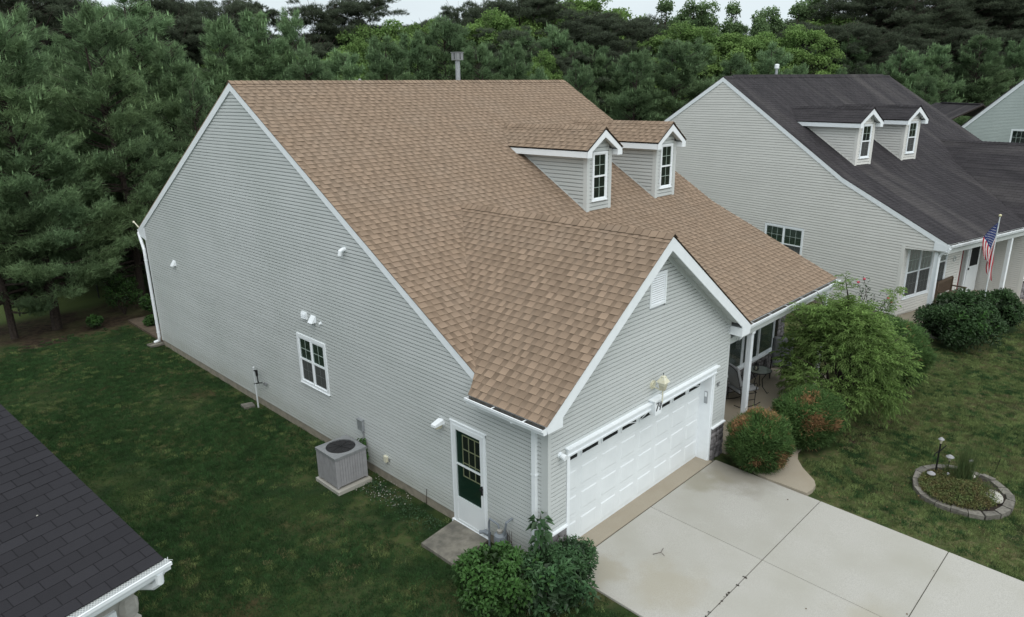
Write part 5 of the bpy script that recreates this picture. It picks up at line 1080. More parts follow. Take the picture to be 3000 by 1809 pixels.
# small debris on the driveway
q = MB()
for i in range(22): x = random.choice((1.1, 1.5, 1.72, 2.05, 2.3))+random.gauss(0, .05); q.lump((x, ya+random.gauss(0, .018), sl(ya)+.031), random.uniform(.008, .022), random.uniform(.008, .02), .006, 1, .3)
tag(q.build('joint_debris', 'bark'), 'dark crumbs of soil along the cross joint of the driveway', 'soil crumbs', kind='stuff')
tw = MB(); tw.tube([(1.72, -1.02, .03), (1.86, -1.10, .035), (2.0, -1.06, .032)], .005, 4); tw.tube([(1.86, -1.10, .035), (1.82, -1.2, .033)], .004, 4); tag(tw.build('fallen_twig', 'bark2'), 'small forked twig lying on the slab nearest the garage corner', 'twig')
TREES = [
('wl',-2.0,22.35,10.8,1.05,'shaggy white pine at the lawn edge left of the grey house, trunk bare at foot'),
('wl',-3.36,22.2,9.2,0.9,'leftmost small white pine on the lawn edge, cut by the left side of the picture'),
('wl',1.3,23.3,11.2,1.0,'white pine with the thick dark trunk just behind the white corner downspout'),
('wl',1.0,26.4,9.6,0.9,'white pine with a leaning trunk behind the chain link fence'),
('wl',-0.2,28.5,11.5,1.0,'white pine behind the chain link fence, left of the leaning trunk'),
('wp',-1.04,29.22,10.93,1.05,'white pine reaching the left edge of the picture at mid height'),
('wp',4.48,28.73,12.36,1.25,'broad tall white pine with a crown full of pale candles, highest on the left'),
('wp',1.92,28.96,10.39,1.0,'white pine in front of the dark bare limbed pine at upper left'),
('wp',5.27,27.03,10.33,0.95,'white pine with pale candles left of the roof peak'),
('wp',4.78,23.83,8.7,0.8,'small white pine just left of the brown roof peak'),
('wp',1.9,25.58,9.44,1.0,'white pine below the tallest candle covered crown on the left'),
('wp',9.96,31.93,11.91,1.0,'yellowish white pine rising over the left end of the brown ridge'),
('wp',12.24,32.81,12.4,1.1,'white pine with bright upright candles against the sky left of the twin dark pines'),
('wp',14.9,33.25,12.73,0.75,'thin topped white pine whose bare leader stands against the sky'),
('wp',13.39,29.22,10.27,1.0,'white pine behind the brown ridge, left of the small ridge vent'),
('wp',16.0,29.6,10.36,1.0,'white pine behind the brown ridge below the tall open pine'),
('wp',18.93,29.98,11.21,1.05,'white pine in the row behind the brown ridge, left of the flue pipe'),
('wp',20.92,29.57,11.46,1.05,'white pine rising next left of the tall metal flue'),
('wp',23.16,29.25,12.52,1.25,'broad olive white pine with brown candles right above the metal flue'),
('wp',23.55,26.62,10.8,0.95,'white pine right of the metal flue behind the brown ridge'),
('wp',25.03,25.15,10.87,0.9,'pale candled white pine near the right end of the brown ridge'),
('wp',24.99,23.02,9.33,0.7,'low bright white pine touching the right end of the brown ridge'),
('wp',28.51,22.62,9.75,0.85,'narrow white pine behind the gap between the two roofs'),
('wp',31.03,20.32,10.31,1.15,'white pine filling the gap between the brown and dark roofs'),
('wp',33.97,19.13,10.99,1.5,'widest rounded white pine behind the peak of the dark roofed house'),
('wp',39.22,17.93,10.19,1.15,'white pine behind the left end of the dark roof ridge'),
('wp',42.35,16.56,10.87,1.05,'white pine behind the white capped flue on the dark roof'),
('wp',44.23,15.54,9.52,0.8,'low white pine just right of the white capped flue'),
('wp',48.46,14.14,9.29,0.7,'small white pine peeping over the middle of the dark ridge'),
('wp',52.6,13.04,9.54,0.8,'small white pine over the right part of the dark ridge'),
('wp',55.69,11.96,10.8,1.1,'white pine right of the end of the dark ridge'),
('wp',58.8,10.42,11.07,1.05,'white pine in the row above the far low roof'),
('wp',62.45,8.5,11.73,1.25,'broad white pine with tall candles behind the far right house'),
('wp',65.65,6.59,11.35,1.0,'white pine at the right edge of the picture'),
('wp',52.86,9.48,8.83,0.8,'small bright white pine beside the far low roof'),
('pp',3.22,38.12,13.86,1.4,'dark pine with bare horizontal limbs at the upper left corner'),
('pp',14.01,45.34,14.47,1.0,'dark open crowned pine against the sky at upper left'),
('pp',17.78,47.72,15.0,0.95,'dark pine with a round top left of the candle covered crown'),
('pp',12.0,44.41,14.48,0.9,'dark pine behind the tallest white pine on the left'),
('pp',22.5,52.04,15.36,0.8,'small dark pine against the sky behind the bright candles'),
('pp',23.79,44.53,14.81,1.05,'left one of the two tall pines standing out against the sky'),
('pp',26.58,43.52,15.55,1.05,'tall open pine with a visible trunk standing against the sky right of its twin'),
('pp',34.45,45.43,14.29,0.9,'dark treetop far behind in the row left of the flue'),
('pp',35.46,41.78,15.1,0.8,'dark pine on the skyline above the metal flue'),
('pp',36.87,40.51,15.46,0.85,'dark pine on the skyline right of the metal flue'),
('pp',37.2,35.82,15.7,1.3,'dark pine in front of the bright tall leafy crown'),
('pp',30.1,31.1,12.37,1.1,'dark rounded pine with brown dead twigs above the right end of the brown ridge'),
('pp',37.91,29.84,13.91,1.5,'big rounded dark pine above the gap between the houses'),
('pp',42.06,28.5,13.63,1.15,'dark pine right of the big rounded one'),
('pp',32.6,27.83,10.69,1.1,'low dark pine behind the right end of the brown ridge'),
('pp',36.91,26.57,10.98,1.1,'lower dark pine behind the gap between the houses'),
('pp',56.69,19.53,13.37,1.2,'leftmost of the dark pines over the dark ridge'),
('pp',63.13,20.09,15.91,1.3,'dark pine with a patchy top beside the bright leafy trees'),
('pp',64.36,17.47,16.18,1.4,'tall dark pine over the right part of the dark ridge'),
('pp',56.7,16.44,13.15,1.15,'dark pine with a pale dead branch over the dark ridge'),
('pp',67.92,15.46,16.4,1.5,'massive dark pine at upper right'),
('pp',72.78,13.68,16.76,1.5,'massive dark pine above the far low roof'),
('pp',75.17,11.1,16.41,1.4,'dark pine with sky showing through its top at upper right'),
('pp',77.77,8.72,16.96,1.4,'dark pine in the upper right corner'),
('pp',61.37,14.38,12.44,1.1,'lower dark pine at right under the massive ones'),
('pp',66.96,11.99,13.09,1.2,'lower dark pine left of the tall candled white pine'),
('dc',26.66,40.96,13.3,1.1,'bright green leafy tree between the open pine and the flue'),
('dc',23.0,38.05,11.82,0.7,'small bright leafy tree under the tall open pine'),
('dc',29.65,42.37,13.22,0.9,'yellowish leafy treetop on the skyline left of the flue'),
('dc',31.78,41.92,13.73,0.9,'leafy treetop on the skyline just left of the flue'),
('dc',31.36,33.4,13.7,1.05,'light green rounded leafy tree above and right of the flue'),
('dc',46.54,40.28,16.85,1.4,'tallest bright leafy tree standing behind the dark pines at centre'),
('dc',49.37,37.25,16.49,1.1,'loose leafy crown against the sky right of the tallest bright tree'),
('dc',30.17,27.27,10.61,0.7,'bright sapling among dark pines above the ridge end'),
('po',47.94,29.21,15.23,1.1,'leftmost pale poplar on the skyline at right'),
('po',50.28,28.31,15.18,1.0,'second pale poplar on the skyline at right'),
('po',51.42,27.15,15.15,1.0,'third pale poplar on the skyline at right'),
('po',54.94,26.61,15.26,1.0,'spire topped poplar alone on the skyline'),
('po',55.33,24.31,14.34,0.9,'shorter poplar left of the gap in the skyline'),
('po',57.23,24.09,14.81,1.0,'poplar next to the gap in the skyline'),
('po',59.92,23.04,15.23,1.1,'poplar just right of the gap in the skyline'),
('po',62.29,22.57,16.22,1.2,'tall poplar beside the dark pines at right'),
('dc',43.63,25.07,12.84,1.3,'rounded leafy tree under the poplars'),
('dc',46.78,23.28,12.62,1.3,'deep green leafy tree below the spire topped poplar'),
('dc',48.68,21.16,12.19,1.1,'leafy tree above the white capped flue'),
('dc',50.11,18.39,12.58,1.1,'bright yellow green leafy tree right of the white capped flue'),
('wp',0.83,39.03,11.78,1.15,0),
('wp',1.84,37.37,11.71,1.15,0),
('wp',2.61,34.73,11.49,1.15,0),
('wp',4.39,34.94,11.48,1.15,0),
('wp',7.1,38.25,11.54,1.15,0),
('wp',7.29,34.23,11.43,1.15,0),
('wp',8.51,34.16,10.43,1.15,0),
('wp',10.0,33.29,10.13,1.15,0),
('pp',13.17,35.84,10.12,1.15,0),
('wp',14.18,33.44,9.91,1.15,0),
('wp',17.0,33.95,10.14,1.15,0),
('dc',18.8,32.96,9.84,1.15,0),
('dc',21.47,33.77,9.82,1.15,0),
('dc',25.13,33.94,10.08,1.15,0),
('dc',28.01,33.1,10.6,1.15,0),
('wp',29.65,31.54,11.59,1.15,0),
('wp',30.92,30.1,12.15,1.15,0),
('wp',33.7,29.06,12.44,1.15,0),
('wp',34.73,26.59,11.15,1.15,0),
('wp',35.58,24.36,10.08,1.15,0),
('dc',39.81,24.52,10.21,1.15,0),
('wp',42.47,22.92,11.59,1.15,0),
('wp',45.4,21.01,10.49,1.15,0),
('dc',50.92,20.75,9.96,1.15,0),
('wp',53.99,19.02,10.85,1.15,0),
('wp',56.01,16.52,11.97,1.15,0),
('pp',60.89,15.82,12.0,1.15,0),
('pp',62.69,14.36,12.3,1.15,0),
('wp',67.88,12.42,12.15,1.15,0),
('wp',73.87,10.99,13.24,1.15,0),
('pp',72.86,8.2,12.68,1.15,0),
('pp',76.07,6.83,13.33,1.15,0),
('wp',78.04,4.8,13.48,1.15,0),
('pp',1.99,45.18,13.2,1.15,1),
('pp',3.47,45.76,13.35,1.15,1),
('pp',5.36,48.18,13.08,1.15,1),
('pp',5.98,43.08,13.29,1.15,1),
('pp',8.17,44.6,12.95,1.15,1),
('wp',8.97,42.06,12.87,1.15,1),
('pp',11.61,43.14,13.08,1.15,1),
('dc',14.23,43.96,11.53,1.15,1),
('dc',16.53,43.32,11.63,1.15,1),
('dc',18.87,42.23,11.3,1.15,1),
('pp',20.85,41.6,11.66,1.15,1),
('dc',22.2,38.67,11.24,1.15,1),
('dc',26.61,40.88,11.04,1.15,1),
('dc',27.66,38.76,11.9,1.15,1),
('dc',31.18,39.55,11.91,1.15,1),
('dc',34.04,38.62,13.05,1.15,1),
('dc',36.58,36.53,14.2,1.15,1),
('dc',39.48,35.44,14.62,1.15,1),
('wp',40.21,33.11,13.48,1.15,1),
('dc',42.67,31.63,12.05,1.15,1),
('wp',46.16,29.8,12.88,1.15,1),
('wp',50.84,28.9,13.91,1.15,1),
('dc',53.03,26.48,13.03,1.15,1),
('dc',56.0,25.46,12.32,1.15,1),
('dc',57.96,23.05,11.57,1.15,1),
('dc',61.74,21.33,14.53,1.15,1),
('pp',65.32,19.48,13.51,1.15,1),
('wp',70.98,19.05,14.18,1.15,1),
('pp',72.62,17.17,15.13,1.15,1),
('pp',74.9,14.5,14.28,1.15,1),
('pp',78.69,12.44,15.36,1.15,1),
('pp',83.5,9.99,15.74,1.15,1),
('pp',89.89,8.04,15.47,1.15,1),
('wp',91.74,5.52,14.74,1.15,1),
('pp',5.45,62.17,15.3,1.15,2),
('wp',6.89,57.16,14.41,1.15,2),
('pp',8.95,56.7,14.94,1.15,2),
('pp',11.09,58.11,14.84,1.15,2),
('wp',13.11,58.31,14.66,1.15,2),
('wp',15.41,57.72,15.11,1.15,2),
('wp',16.59,53.83,13.18,1.15,2),
('pp',19.13,54.39,13.11,1.15,2),
('wp',21.35,53.41,13.14,1.15,2),
('pp',23.24,51.69,13.06,1.15,2),
('pp',24.52,49.6,12.37,1.15,2),
('dc',28.28,51.43,13.33,1.15,2),
('dc',29.59,48.7,13.16,1.15,2),
('wp',32.55,48.08,12.81,1.15,2),
('dc',34.88,45.61,13.53,1.15,2),
('dc',40.52,47.56,14.44,1.15,2),
('dc',44.47,46.17,16.01,1.15,2),
('wp',44.26,41.94,16.08,1.15,2),
('dc',46.76,39.01,15.89,1.15,2),
('dc',50.34,36.81,13.22,1.15,2),
('dc',53.47,35.7,13.99,1.15,2),
('dc',56.09,33.94,14.26,1.15,2),
('dc',59.33,31.45,13.49,1.15,2),
('wp',63.94,29.81,14.11,1.15,2),
('wp',68.92,28.97,14.05,1.15,2),
('dc',74.21,27.43,15.62,1.15,2),
('pp',75.85,24.01,14.81,1.15,2),
('pp',83.42,22.24,15.72,1.15,2),
('pp',86.14,19.33,15.93,1.15,2),
('wp',91.45,17.09,17.0,1.15,2),
('pp',94.63,14.86,17.26,1.15,2),
('pp',101.01,12.84,17.79,1.15,2),
('pp',99.92,9.94,16.62,1.15,2),
('pp',103.76,7.75,18.0,1.15,2),
]
# ================================================================== trees
def wood_mb(seed, H, R0, kind):
    rg = random.Random(seed); q = MB()
    lean = rg.uniform(-.03, .03); path = [(lean*z*math.sin(z*.5), lean*z*math.cos(z*.3), z) for z in np.linspace(-.2, H*.96, 9)]
    q.tube(path, [max(.02, .016*H*(1-.95*z[2]/H)) for z in path], 7); return q, path
def nrmH(V, H):
    top = np.percentile(V[:, 2], 99.9); V = V.copy(); V[:, 2] *= H/top; return V
def make_wp(seed, H=11.0, b0=.10):
    global rng
    rng = np.random.default_rng(seed); rg = random.Random(seed); q, path = wood_mb(seed, H, 0, 'wp'); Ps, Ds, Ts = [], [], []; cand = []
    nw = 26 if b0 < .2 else 20; base = b0*H
    for wv in range(nw):
        h = base+(H*.97-base)*(wv/(nw-1))**1.0; f = (h-base)/(H-base); Rm = .31*H*(1-f**1.5)**.95*(.9 if f < .12 else 1.0)+.10+.03*H*(f>.8)
        nb = 6 if f < .8 else 5
        for b in range(nb):
            az = rg.uniform(0, 6.283); ln = Rm*rg.uniform(.62, 1.12); rise = rg.uniform(.05, .30)+.55*f; hh = h+rg.uniform(-.25, .25)
            sag = -.16*ln if f < .4 else 0; d = np.array([math.cos(az), math.sin(az), 0]); sd = np.array([-d[1], d[0], 0])
            pt = lambda t: d*ln*t+np.array([0, 0, hh+ln*t*rise+sag*t*(1-t)*2])
            q.tube([tuple(pt(t)) for t in (0, .35, .7, .95)], [.045*(1-f)+.015, .03*(1-f)+.012, .016, .006], 4, cap=False)
            n = int(34+120*ln*.42); t = rng.uniform(.25, 1.0, n)**.75; lat = rng.normal(0, .32, n)*ln*(1.08-t)*(.9); lat = np.clip(lat, -.5*ln, .5*ln)
            X = d*(ln*t)[:, None]+sd*lat[:, None]; Z = hh+ln*t*rise+sag*t*(1-t)*2+rng.normal(0, .09, n)+.10*np.abs(lat)
            # gather points in tufts along the bough so it reads as clumps with gaps
            k = max(3, n//9); cidx = rng.integers(0, k, n); cen = np.stack([X[:k, 0], X[:k, 1], Z[:k]], 1); P = np.stack([X[:, 0], X[:, 1], Z], 1)*.35+cen[cidx]*.65+rng.normal(0, .09, (n, 3))
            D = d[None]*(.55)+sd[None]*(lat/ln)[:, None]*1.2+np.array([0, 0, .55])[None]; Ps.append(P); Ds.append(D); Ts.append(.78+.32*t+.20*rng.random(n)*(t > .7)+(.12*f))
            if f > .35 and rg.random() < .75:
                e = pt(1.0); cand.append((e+rng.normal(0, .1, 3), rg.uniform(.16, .38)))
                for _ in range(3): cand.append((pt(rg.uniform(.45, 1.0))+sd*rg.uniform(-.45, .45)*ln*.6+np.array([0, 0, .08]), rg.uniform(.14, .32)*(.6+.7*f)))
    P, D, T = np.concatenate(Ps), np.concatenate(Ds), np.concatenate(Ts)
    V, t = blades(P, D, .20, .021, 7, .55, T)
    cp = np.array([c[0] for c in cand]); cl = np.array([c[1] for c in cand]); cd = np.tile([0, 0, 1.0], (len(cp), 1)); V2, t2 = blades(cp, cd, cl, .030, 3, .08, 2.0, jit=.012)
    V3, t3 = blades(np.array([[0, 0, H*.93]]), np.array([[0, 0, 1.]]), .7, .05, 6, .22, 2.3)
    V = np.concatenate([V, V2, V3]); t = np.concatenate([t, t2, t3]); return q, nrmH(V, H), t
def make_pp(seed, H=11.0):
    global rng
    rng = np.random.default_rng(seed); rg = random.Random(seed); q, path = wood_mb(seed, H, 0, 'pp'); Ps, Ds, Ts = [], [], []
    for i in range(95):
        f = rg.random()**.8; h = H*(.22+.76*f); Rm = H*.25*math.sin(math.pi*min(1, .25+.68*f))**.7+.2; az = rg.uniform(0, 6.283); ln = Rm*rg.uniform(.5, 1.1); d = np.array([math.cos(az), math.sin(az), 0]); tip = d*ln+np.array([0, 0, h+ln*rg.uniform(.15, .75)])
        q.tube([(0, 0, h-.2), tuple(d*ln*.5+np.array([0, 0, h+ln*.05])), tuple(tip)], [.05*(1-f)+.02, .035*(1-f)+.012, .008], 4, cap=False)
        for c_ in range(rg.randint(3, 5)):
            cen = tip+np.array([rg.gauss(0, .30), rg.gauss(0, .30), rg.gauss(0, .26)])-d*rg.uniform(0, .45*ln); n = 52; dr_ = norm(rng.normal(0, 1, (n, 3))); dr_[:, 2] = np.abs(dr_[:, 2])*.9-.15
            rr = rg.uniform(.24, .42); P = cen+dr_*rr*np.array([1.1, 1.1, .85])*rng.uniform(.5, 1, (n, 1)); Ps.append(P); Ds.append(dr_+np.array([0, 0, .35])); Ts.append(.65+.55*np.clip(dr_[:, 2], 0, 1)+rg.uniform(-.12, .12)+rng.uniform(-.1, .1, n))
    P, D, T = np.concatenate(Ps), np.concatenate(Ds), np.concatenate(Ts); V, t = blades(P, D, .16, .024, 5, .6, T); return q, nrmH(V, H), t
def make_dc(seed, H=11.0, kind='dc'):
    global rng
    rng = np.random.default_rng(seed); rg = random.Random(seed); q, path = wood_mb(seed, H, 0, kind); Ps, Ns, Ts = [], [], []
    K = 120 if kind == 'dc' else 170
    for i in range(K):
        if kind == 'dc':
            th, ph = rg.uniform(0, 6.283), math.acos(rg.uniform(-.35, 1)); rr = rg.uniform(.62, 1.0); cen = np.array([math.cos(th)*math.sin(ph)*H*.27*rr, math.sin(th)*math.sin(ph)*H*.27*rr, H*.60+math.cos(ph)*H*.33*rr]); s_ = rg.uniform(.40, .75); sz = .75
        else:
            f = rg.random(); leader = rg.choice(LEAD[seed % 3]); h = H*(.2+.8*f); wd = H*.19*(1-f)**.6*(1 if f > .15 else .7)+.12; th = rg.uniform(0, 6.283); r_ = wd*rg.uniform(.3, 1); cen = np.array([leader[0]*(1-f*.4)+math.cos(th)*r_, leader[1]*(1-f*.4)+math.sin(th)*r_, h*leader[2]]); s_ = rg.uniform(.30, .50); sz = 1.4
        q.tube([(0, 0, max(.5, cen[2]*.72)), tuple(cen)], [.04, .01], 4, cap=False)
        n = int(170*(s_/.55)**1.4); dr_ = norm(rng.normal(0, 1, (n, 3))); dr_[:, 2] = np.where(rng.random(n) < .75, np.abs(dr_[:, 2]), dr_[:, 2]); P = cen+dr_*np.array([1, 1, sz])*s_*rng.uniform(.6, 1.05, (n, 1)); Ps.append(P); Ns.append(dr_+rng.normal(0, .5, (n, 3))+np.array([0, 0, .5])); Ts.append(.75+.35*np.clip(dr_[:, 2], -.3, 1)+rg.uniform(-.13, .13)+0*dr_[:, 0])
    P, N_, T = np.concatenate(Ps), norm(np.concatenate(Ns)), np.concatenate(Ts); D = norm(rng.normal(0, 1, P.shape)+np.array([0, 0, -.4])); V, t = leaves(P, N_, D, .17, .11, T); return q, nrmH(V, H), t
LEAD = [[(0, 0, 1), (.9, .3, .86), (-.7, .6, .9), (.2, -.9, .8)], [(0, 0, 1), (-.9, -.2, .8), (.6, -.7, .9)], [(0, .2, 1), (.8, .5, .93), (-.6, -.6, .85), (-.7, .7, .75)]]
protos = {}
for k_, fn_, seeds, mt, bk in (('wl', lambda s: make_wp(s, b0=.13), (31, 33), 'wp', 'bark'), ('wp', make_wp, (3, 8, 15, 21), 'wp', 'bark'), ('pp', make_pp, (4, 9, 17), 'pp', 'bark2'), ('dc', make_dc, (5, 12, 19), 'dc', 'bark'), ('po', lambda s: make_dc(s, kind='po'), (6, 10, 14), 'po', 'bark')):
    for s_ in seeds:
        q, V, t = fn_(s_); o = q.build('trunk', bk); fo = fast_mesh('crown', V, 3, t, mt); protos.setdefault(k_, []).append((o.data, fo.data)); bpy.data.objects.remove(o); bpy.data.objects.remove(fo)
NM = dict(wl='white_pine', wp='white_pine', pp='pitch_pine', dc='leafy_tree', po='poplar')
FILL = dict(wp='white pine packed into the wood behind the houses, its crown merging with its neighbours', pp='dark pine packed into the wood behind the houses, only part of its top showing', dc='leafy tree packed into the wood behind the houses, only part of its top showing', po='poplar in the wood')
rt_ = random.Random(3)
KN = dict(wl='white pine', wp='white pine', pp='dark pine', dc='bright leafy tree', po='poplar')
def fill_label(k_, x, y, j):
    row = ('first', 'middle', 'last')[j]; u = (x+7.78)*.699-(y+6.91)*.7145; w_ = (x+7.78)*.679+(y+6.91)*.671; r_ = u/w_
    reg = 'left of the roof peak' if r_ < -.40 else 'behind the brown ridge\'s left' if r_ < -.18 else 'behind the brown ridge\'s right' if r_ < .06 else 'between the roofs' if r_ < .30 else 'behind the dark ridge' if r_ < .54 else 'at the far right'
    return '%s crowded in the %s row of wood %s' % (KN[k_], row, reg)
for i, (k_, x, y, H_, w_, lab) in enumerate(TREES):
    if isinstance(lab, int):
        if x < 12 and y < 41 and lab < 2: continue
        lab = fill_label(k_, x, y, lab)
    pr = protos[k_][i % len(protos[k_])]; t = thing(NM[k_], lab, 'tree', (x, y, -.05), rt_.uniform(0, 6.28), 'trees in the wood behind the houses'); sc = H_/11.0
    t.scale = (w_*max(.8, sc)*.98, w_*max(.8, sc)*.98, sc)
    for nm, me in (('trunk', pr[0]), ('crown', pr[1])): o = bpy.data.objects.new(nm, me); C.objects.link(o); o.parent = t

# ================================================================== shrubs
rng = np.random.default_rng(77)
def shell(n, rx, ry, rz, cz, inner=.75, lump=.10, low=-.75):
    D = norm(rng.normal(0, 1, (n*2, 3))); D = D[D[:, 2] > low][:n]; n = len(D)
    bump = 1+lump*(np.sin(D[:, 0]*7+1)*np.sin(D[:, 1]*6+2)+np.sin(D[:, 2]*8+D[:, 0]*5))*.6+rng.normal(0, .035, n)
    r = rng.uniform(inner, 1.0, n)**.5*bump; P = D*np.array([rx, ry, rz])*r[:, None]; P[:, 2] += cz; return P, D, r
def globe(name, lab, x, y, rx, ry, rz, n, scorch, g=None, rot=0):
    t = thing(name, lab, 'bush', (x, y, gz(x, y)), rot, g); P, D, r = shell(n, rx, ry, rz, rz*.98, low=-.85)
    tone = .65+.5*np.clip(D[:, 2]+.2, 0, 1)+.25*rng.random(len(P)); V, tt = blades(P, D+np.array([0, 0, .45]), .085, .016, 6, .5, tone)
    f = scorch(D)+rng.normal(0, .30, len(D)) > .62; mi = np.repeat(f, 6).astype(int)
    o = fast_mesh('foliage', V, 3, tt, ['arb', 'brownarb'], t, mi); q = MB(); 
    for a in range(5): q.tube([(0, 0, -.05), (rx*.3*math.cos(a*1.3), ry*.3*math.sin(a*1.3), rz*.6), (rx*.6*math.cos(a*1.3), ry*.6*math.sin(a*1.3), rz*1.3)], [.03, .02, .01], 5)
    q.build('stems', 'bark', t)
    # dark inner twigs keep the middle of the bush closed
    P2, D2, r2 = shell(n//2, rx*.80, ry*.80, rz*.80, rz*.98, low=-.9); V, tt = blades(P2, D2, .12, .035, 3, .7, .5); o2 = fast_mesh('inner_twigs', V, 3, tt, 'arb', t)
    return t
blob = lambda D, c, w_: np.clip(1.3-np.linalg.norm(D-np.array(c)/np.linalg.norm(c), axis=1)/w_, 0, 1)
globe('globe_arborvitae', 'round arborvitae with scorched brown patches beside the garage door', 6.00, -.92, .68, .64, .64, 6200, lambda D: np.maximum.reduce([blob(D, (.5, .3, .7), .7), blob(D, (-.4, .5, .6), .45), blob(D, (-.2, -1, -.35), .35), blob(D, (-.9, -.4, -.3), .25), blob(D, (.2, -.2, 1), .35)]))
globe('globe_arborvitae', 'broad arborvitae with a brown dead patch, second bush from the garage door', 7.80, -1.22, .98, .66, .66, 7600, lambda D: np.maximum.reduce([blob(D, (-.5, -.8, .35), .42), blob(D, (-.2, -.2, .9), .30), blob(D, (.1, -.9, .1), .25)]), rot=-.25)
globe('globe_arborvitae', 'largest green arborvitae standing behind and right of the willowy tree', 12.7, -1.35, 1.15, 1.1, .95, 8500, lambda D: 0*D[:, 0])
def leafbush(name, lab, x, y, rx, ry, rz, n, m, L, W, droop=.2, cz=None, hang=0, low=-.7, inner=.6, g=None, young=None, up_=.3, lump=.14):
    t = thing(name, lab, 'bush', (x, y, gz(x, y)), 0, g); K = 32; cd, _, _ = shell(K*3, rx*.82, ry*.82, rz*.80, cz or rz*.95, .70, .0, -.6); cd = cd[:K]; K = len(cd); ci_ = rng.integers(0, K, n)
    cr = rng.uniform(.18, .38, K)*(rx*ry*rz)**(1/3); Dl = norm(rng.normal(0, 1, (n, 3))); Dl[:, 2] = np.where(rng.random(n) < .6, np.abs(Dl[:, 2]), Dl[:, 2]); P = cd[ci_]+Dl*(cr[ci_]*rng.uniform(.6, 1.08, n))[:, None]; P[:, 2] = np.maximum(P[:, 2], .02)
    ctr = np.array([0, 0, cz or rz*.95]); D = norm((P-ctr)/np.array([rx, ry, rz])*.6+Dl*.4); r = np.linalg.norm((P-ctr)/np.array([rx, ry, rz]), axis=1)
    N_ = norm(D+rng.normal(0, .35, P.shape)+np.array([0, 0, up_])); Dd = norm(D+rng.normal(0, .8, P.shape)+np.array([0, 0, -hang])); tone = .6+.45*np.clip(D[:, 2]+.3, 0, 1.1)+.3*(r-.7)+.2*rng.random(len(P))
    V, tt = leaves(P, N_, Dd, L, W, tone, droop=droop); mi = None; ms = m
    if young: f = young(D, P); mi = np.repeat(f, 2).astype(int); ms = [m, 'lime']
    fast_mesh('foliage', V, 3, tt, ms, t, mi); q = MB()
    for a in range(7): q.tube([(0, 0, -.05), (rx*.25*math.cos(a*.9), ry*.25*math.sin(a*.9), rz*.5), (rx*.7*math.cos(a*.9), ry*.7*math.sin(a*.9), rz*1.3)], [.02, .014, .006], 5)
    q.build('stems', 'bark', t)
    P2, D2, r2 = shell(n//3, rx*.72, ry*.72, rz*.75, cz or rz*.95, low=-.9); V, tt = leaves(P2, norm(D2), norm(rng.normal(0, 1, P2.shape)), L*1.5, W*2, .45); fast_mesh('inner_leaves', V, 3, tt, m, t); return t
leafbush('dark_bush', 'big round dark green bush in front of the beige house porch', 17.75, -1.95, 1.62, 1.25, .86, 9500, 'yew', .10, .06, young=lambda D, P: (blob(D, (-.55, -.75, .45), .40)+rng.normal(0, .2, len(D))) > .62)
leafbush('dark_bush', 'smaller dark bush behind the flagpole, right of the big round bush', 20.35, -2.6, .95, .8, .70, 4200, 'yew', .10, .06)
leafbush('hydrangea_bush', 'bright green leaved bush with round leaves in the foreground by the side door', -1.12, .20, .66, .74, .47, 4200, 'lime', .075, .055, droop=.3, up_=.7)
leafbush('lilac_bush', 'dark broad leaved bush in the foreground in front of the garage corner', -.42, -.50, .64, .64, .40, 2600, 'lilac', .11, .055, droop=.35, up_=.6, young=lambda D, P: rng.random(len(D)) < .06)
leafbush('privet_bush', 'small leaved bush spilling onto the driveway edge at the garage corner', .10, -.38, .54, .48, .43, 4200, 'lilac', .055, .028, up_=.5)
# upright broad leaved shoot between the two
def shoot(lab, x, y, h, m, L, W, n, spread=.16, name='tall_shoot'):
    t = thing(name, lab, 'plant', (x, y, gz(x, y))); q = MB(); q.tube([(0, 0, 0), (.03, .02, h*.6), (.05, .03, h)], [.012, .009, .004], 5); q.build('stem', 'bark', t)
    z = rng.uniform(.35, 1.0, n)*h; a = rng.uniform(0, 6.283, n); D = np.stack([np.cos(a), np.sin(a), rng.uniform(-.5, .1, n)], 1); P = np.stack([np.cos(a)*rng.uniform(0, spread, n), np.sin(a)*rng.uniform(0, spread, n), z], 1); V, tt = leaves(P, np.tile([0, 0, 1.], (n, 1))+D*.5, D, L, W, rng.uniform(.8, 1.2, n), droop=.5); fast_mesh('leaves', V, 3, tt, m, t); return t
shoot('tall shoot with large hanging leaves rising at the garage corner', -.22, -.02, 1.32, 'lilac', .16, .10, 70, .12)
shoot('leafy vine climbing the conduit behind the air conditioner', -.09, 5.42, .78, 'lime', .07, .06, 130, .07, 'climbing_vine')
for k_, (x, y, h, l) in enumerate(((-.12, .75, .62, 'bare reddish twigs sticking up right of the gas meter'),)):
    q = MB()
    for i in range(9): a = rng.uniform(-.3, .3); q.tube([(x+rng.uniform(-.05, .05), y+rng.uniform(-.15, .2), 0), (x+rng.uniform(-.08, .02), y+rng.uniform(-.2, .3), h*rng.uniform(.6, 1.1))], .004, 4)
    tag(q.build('bare_twigs', 'bark2'), l, 'twigs')
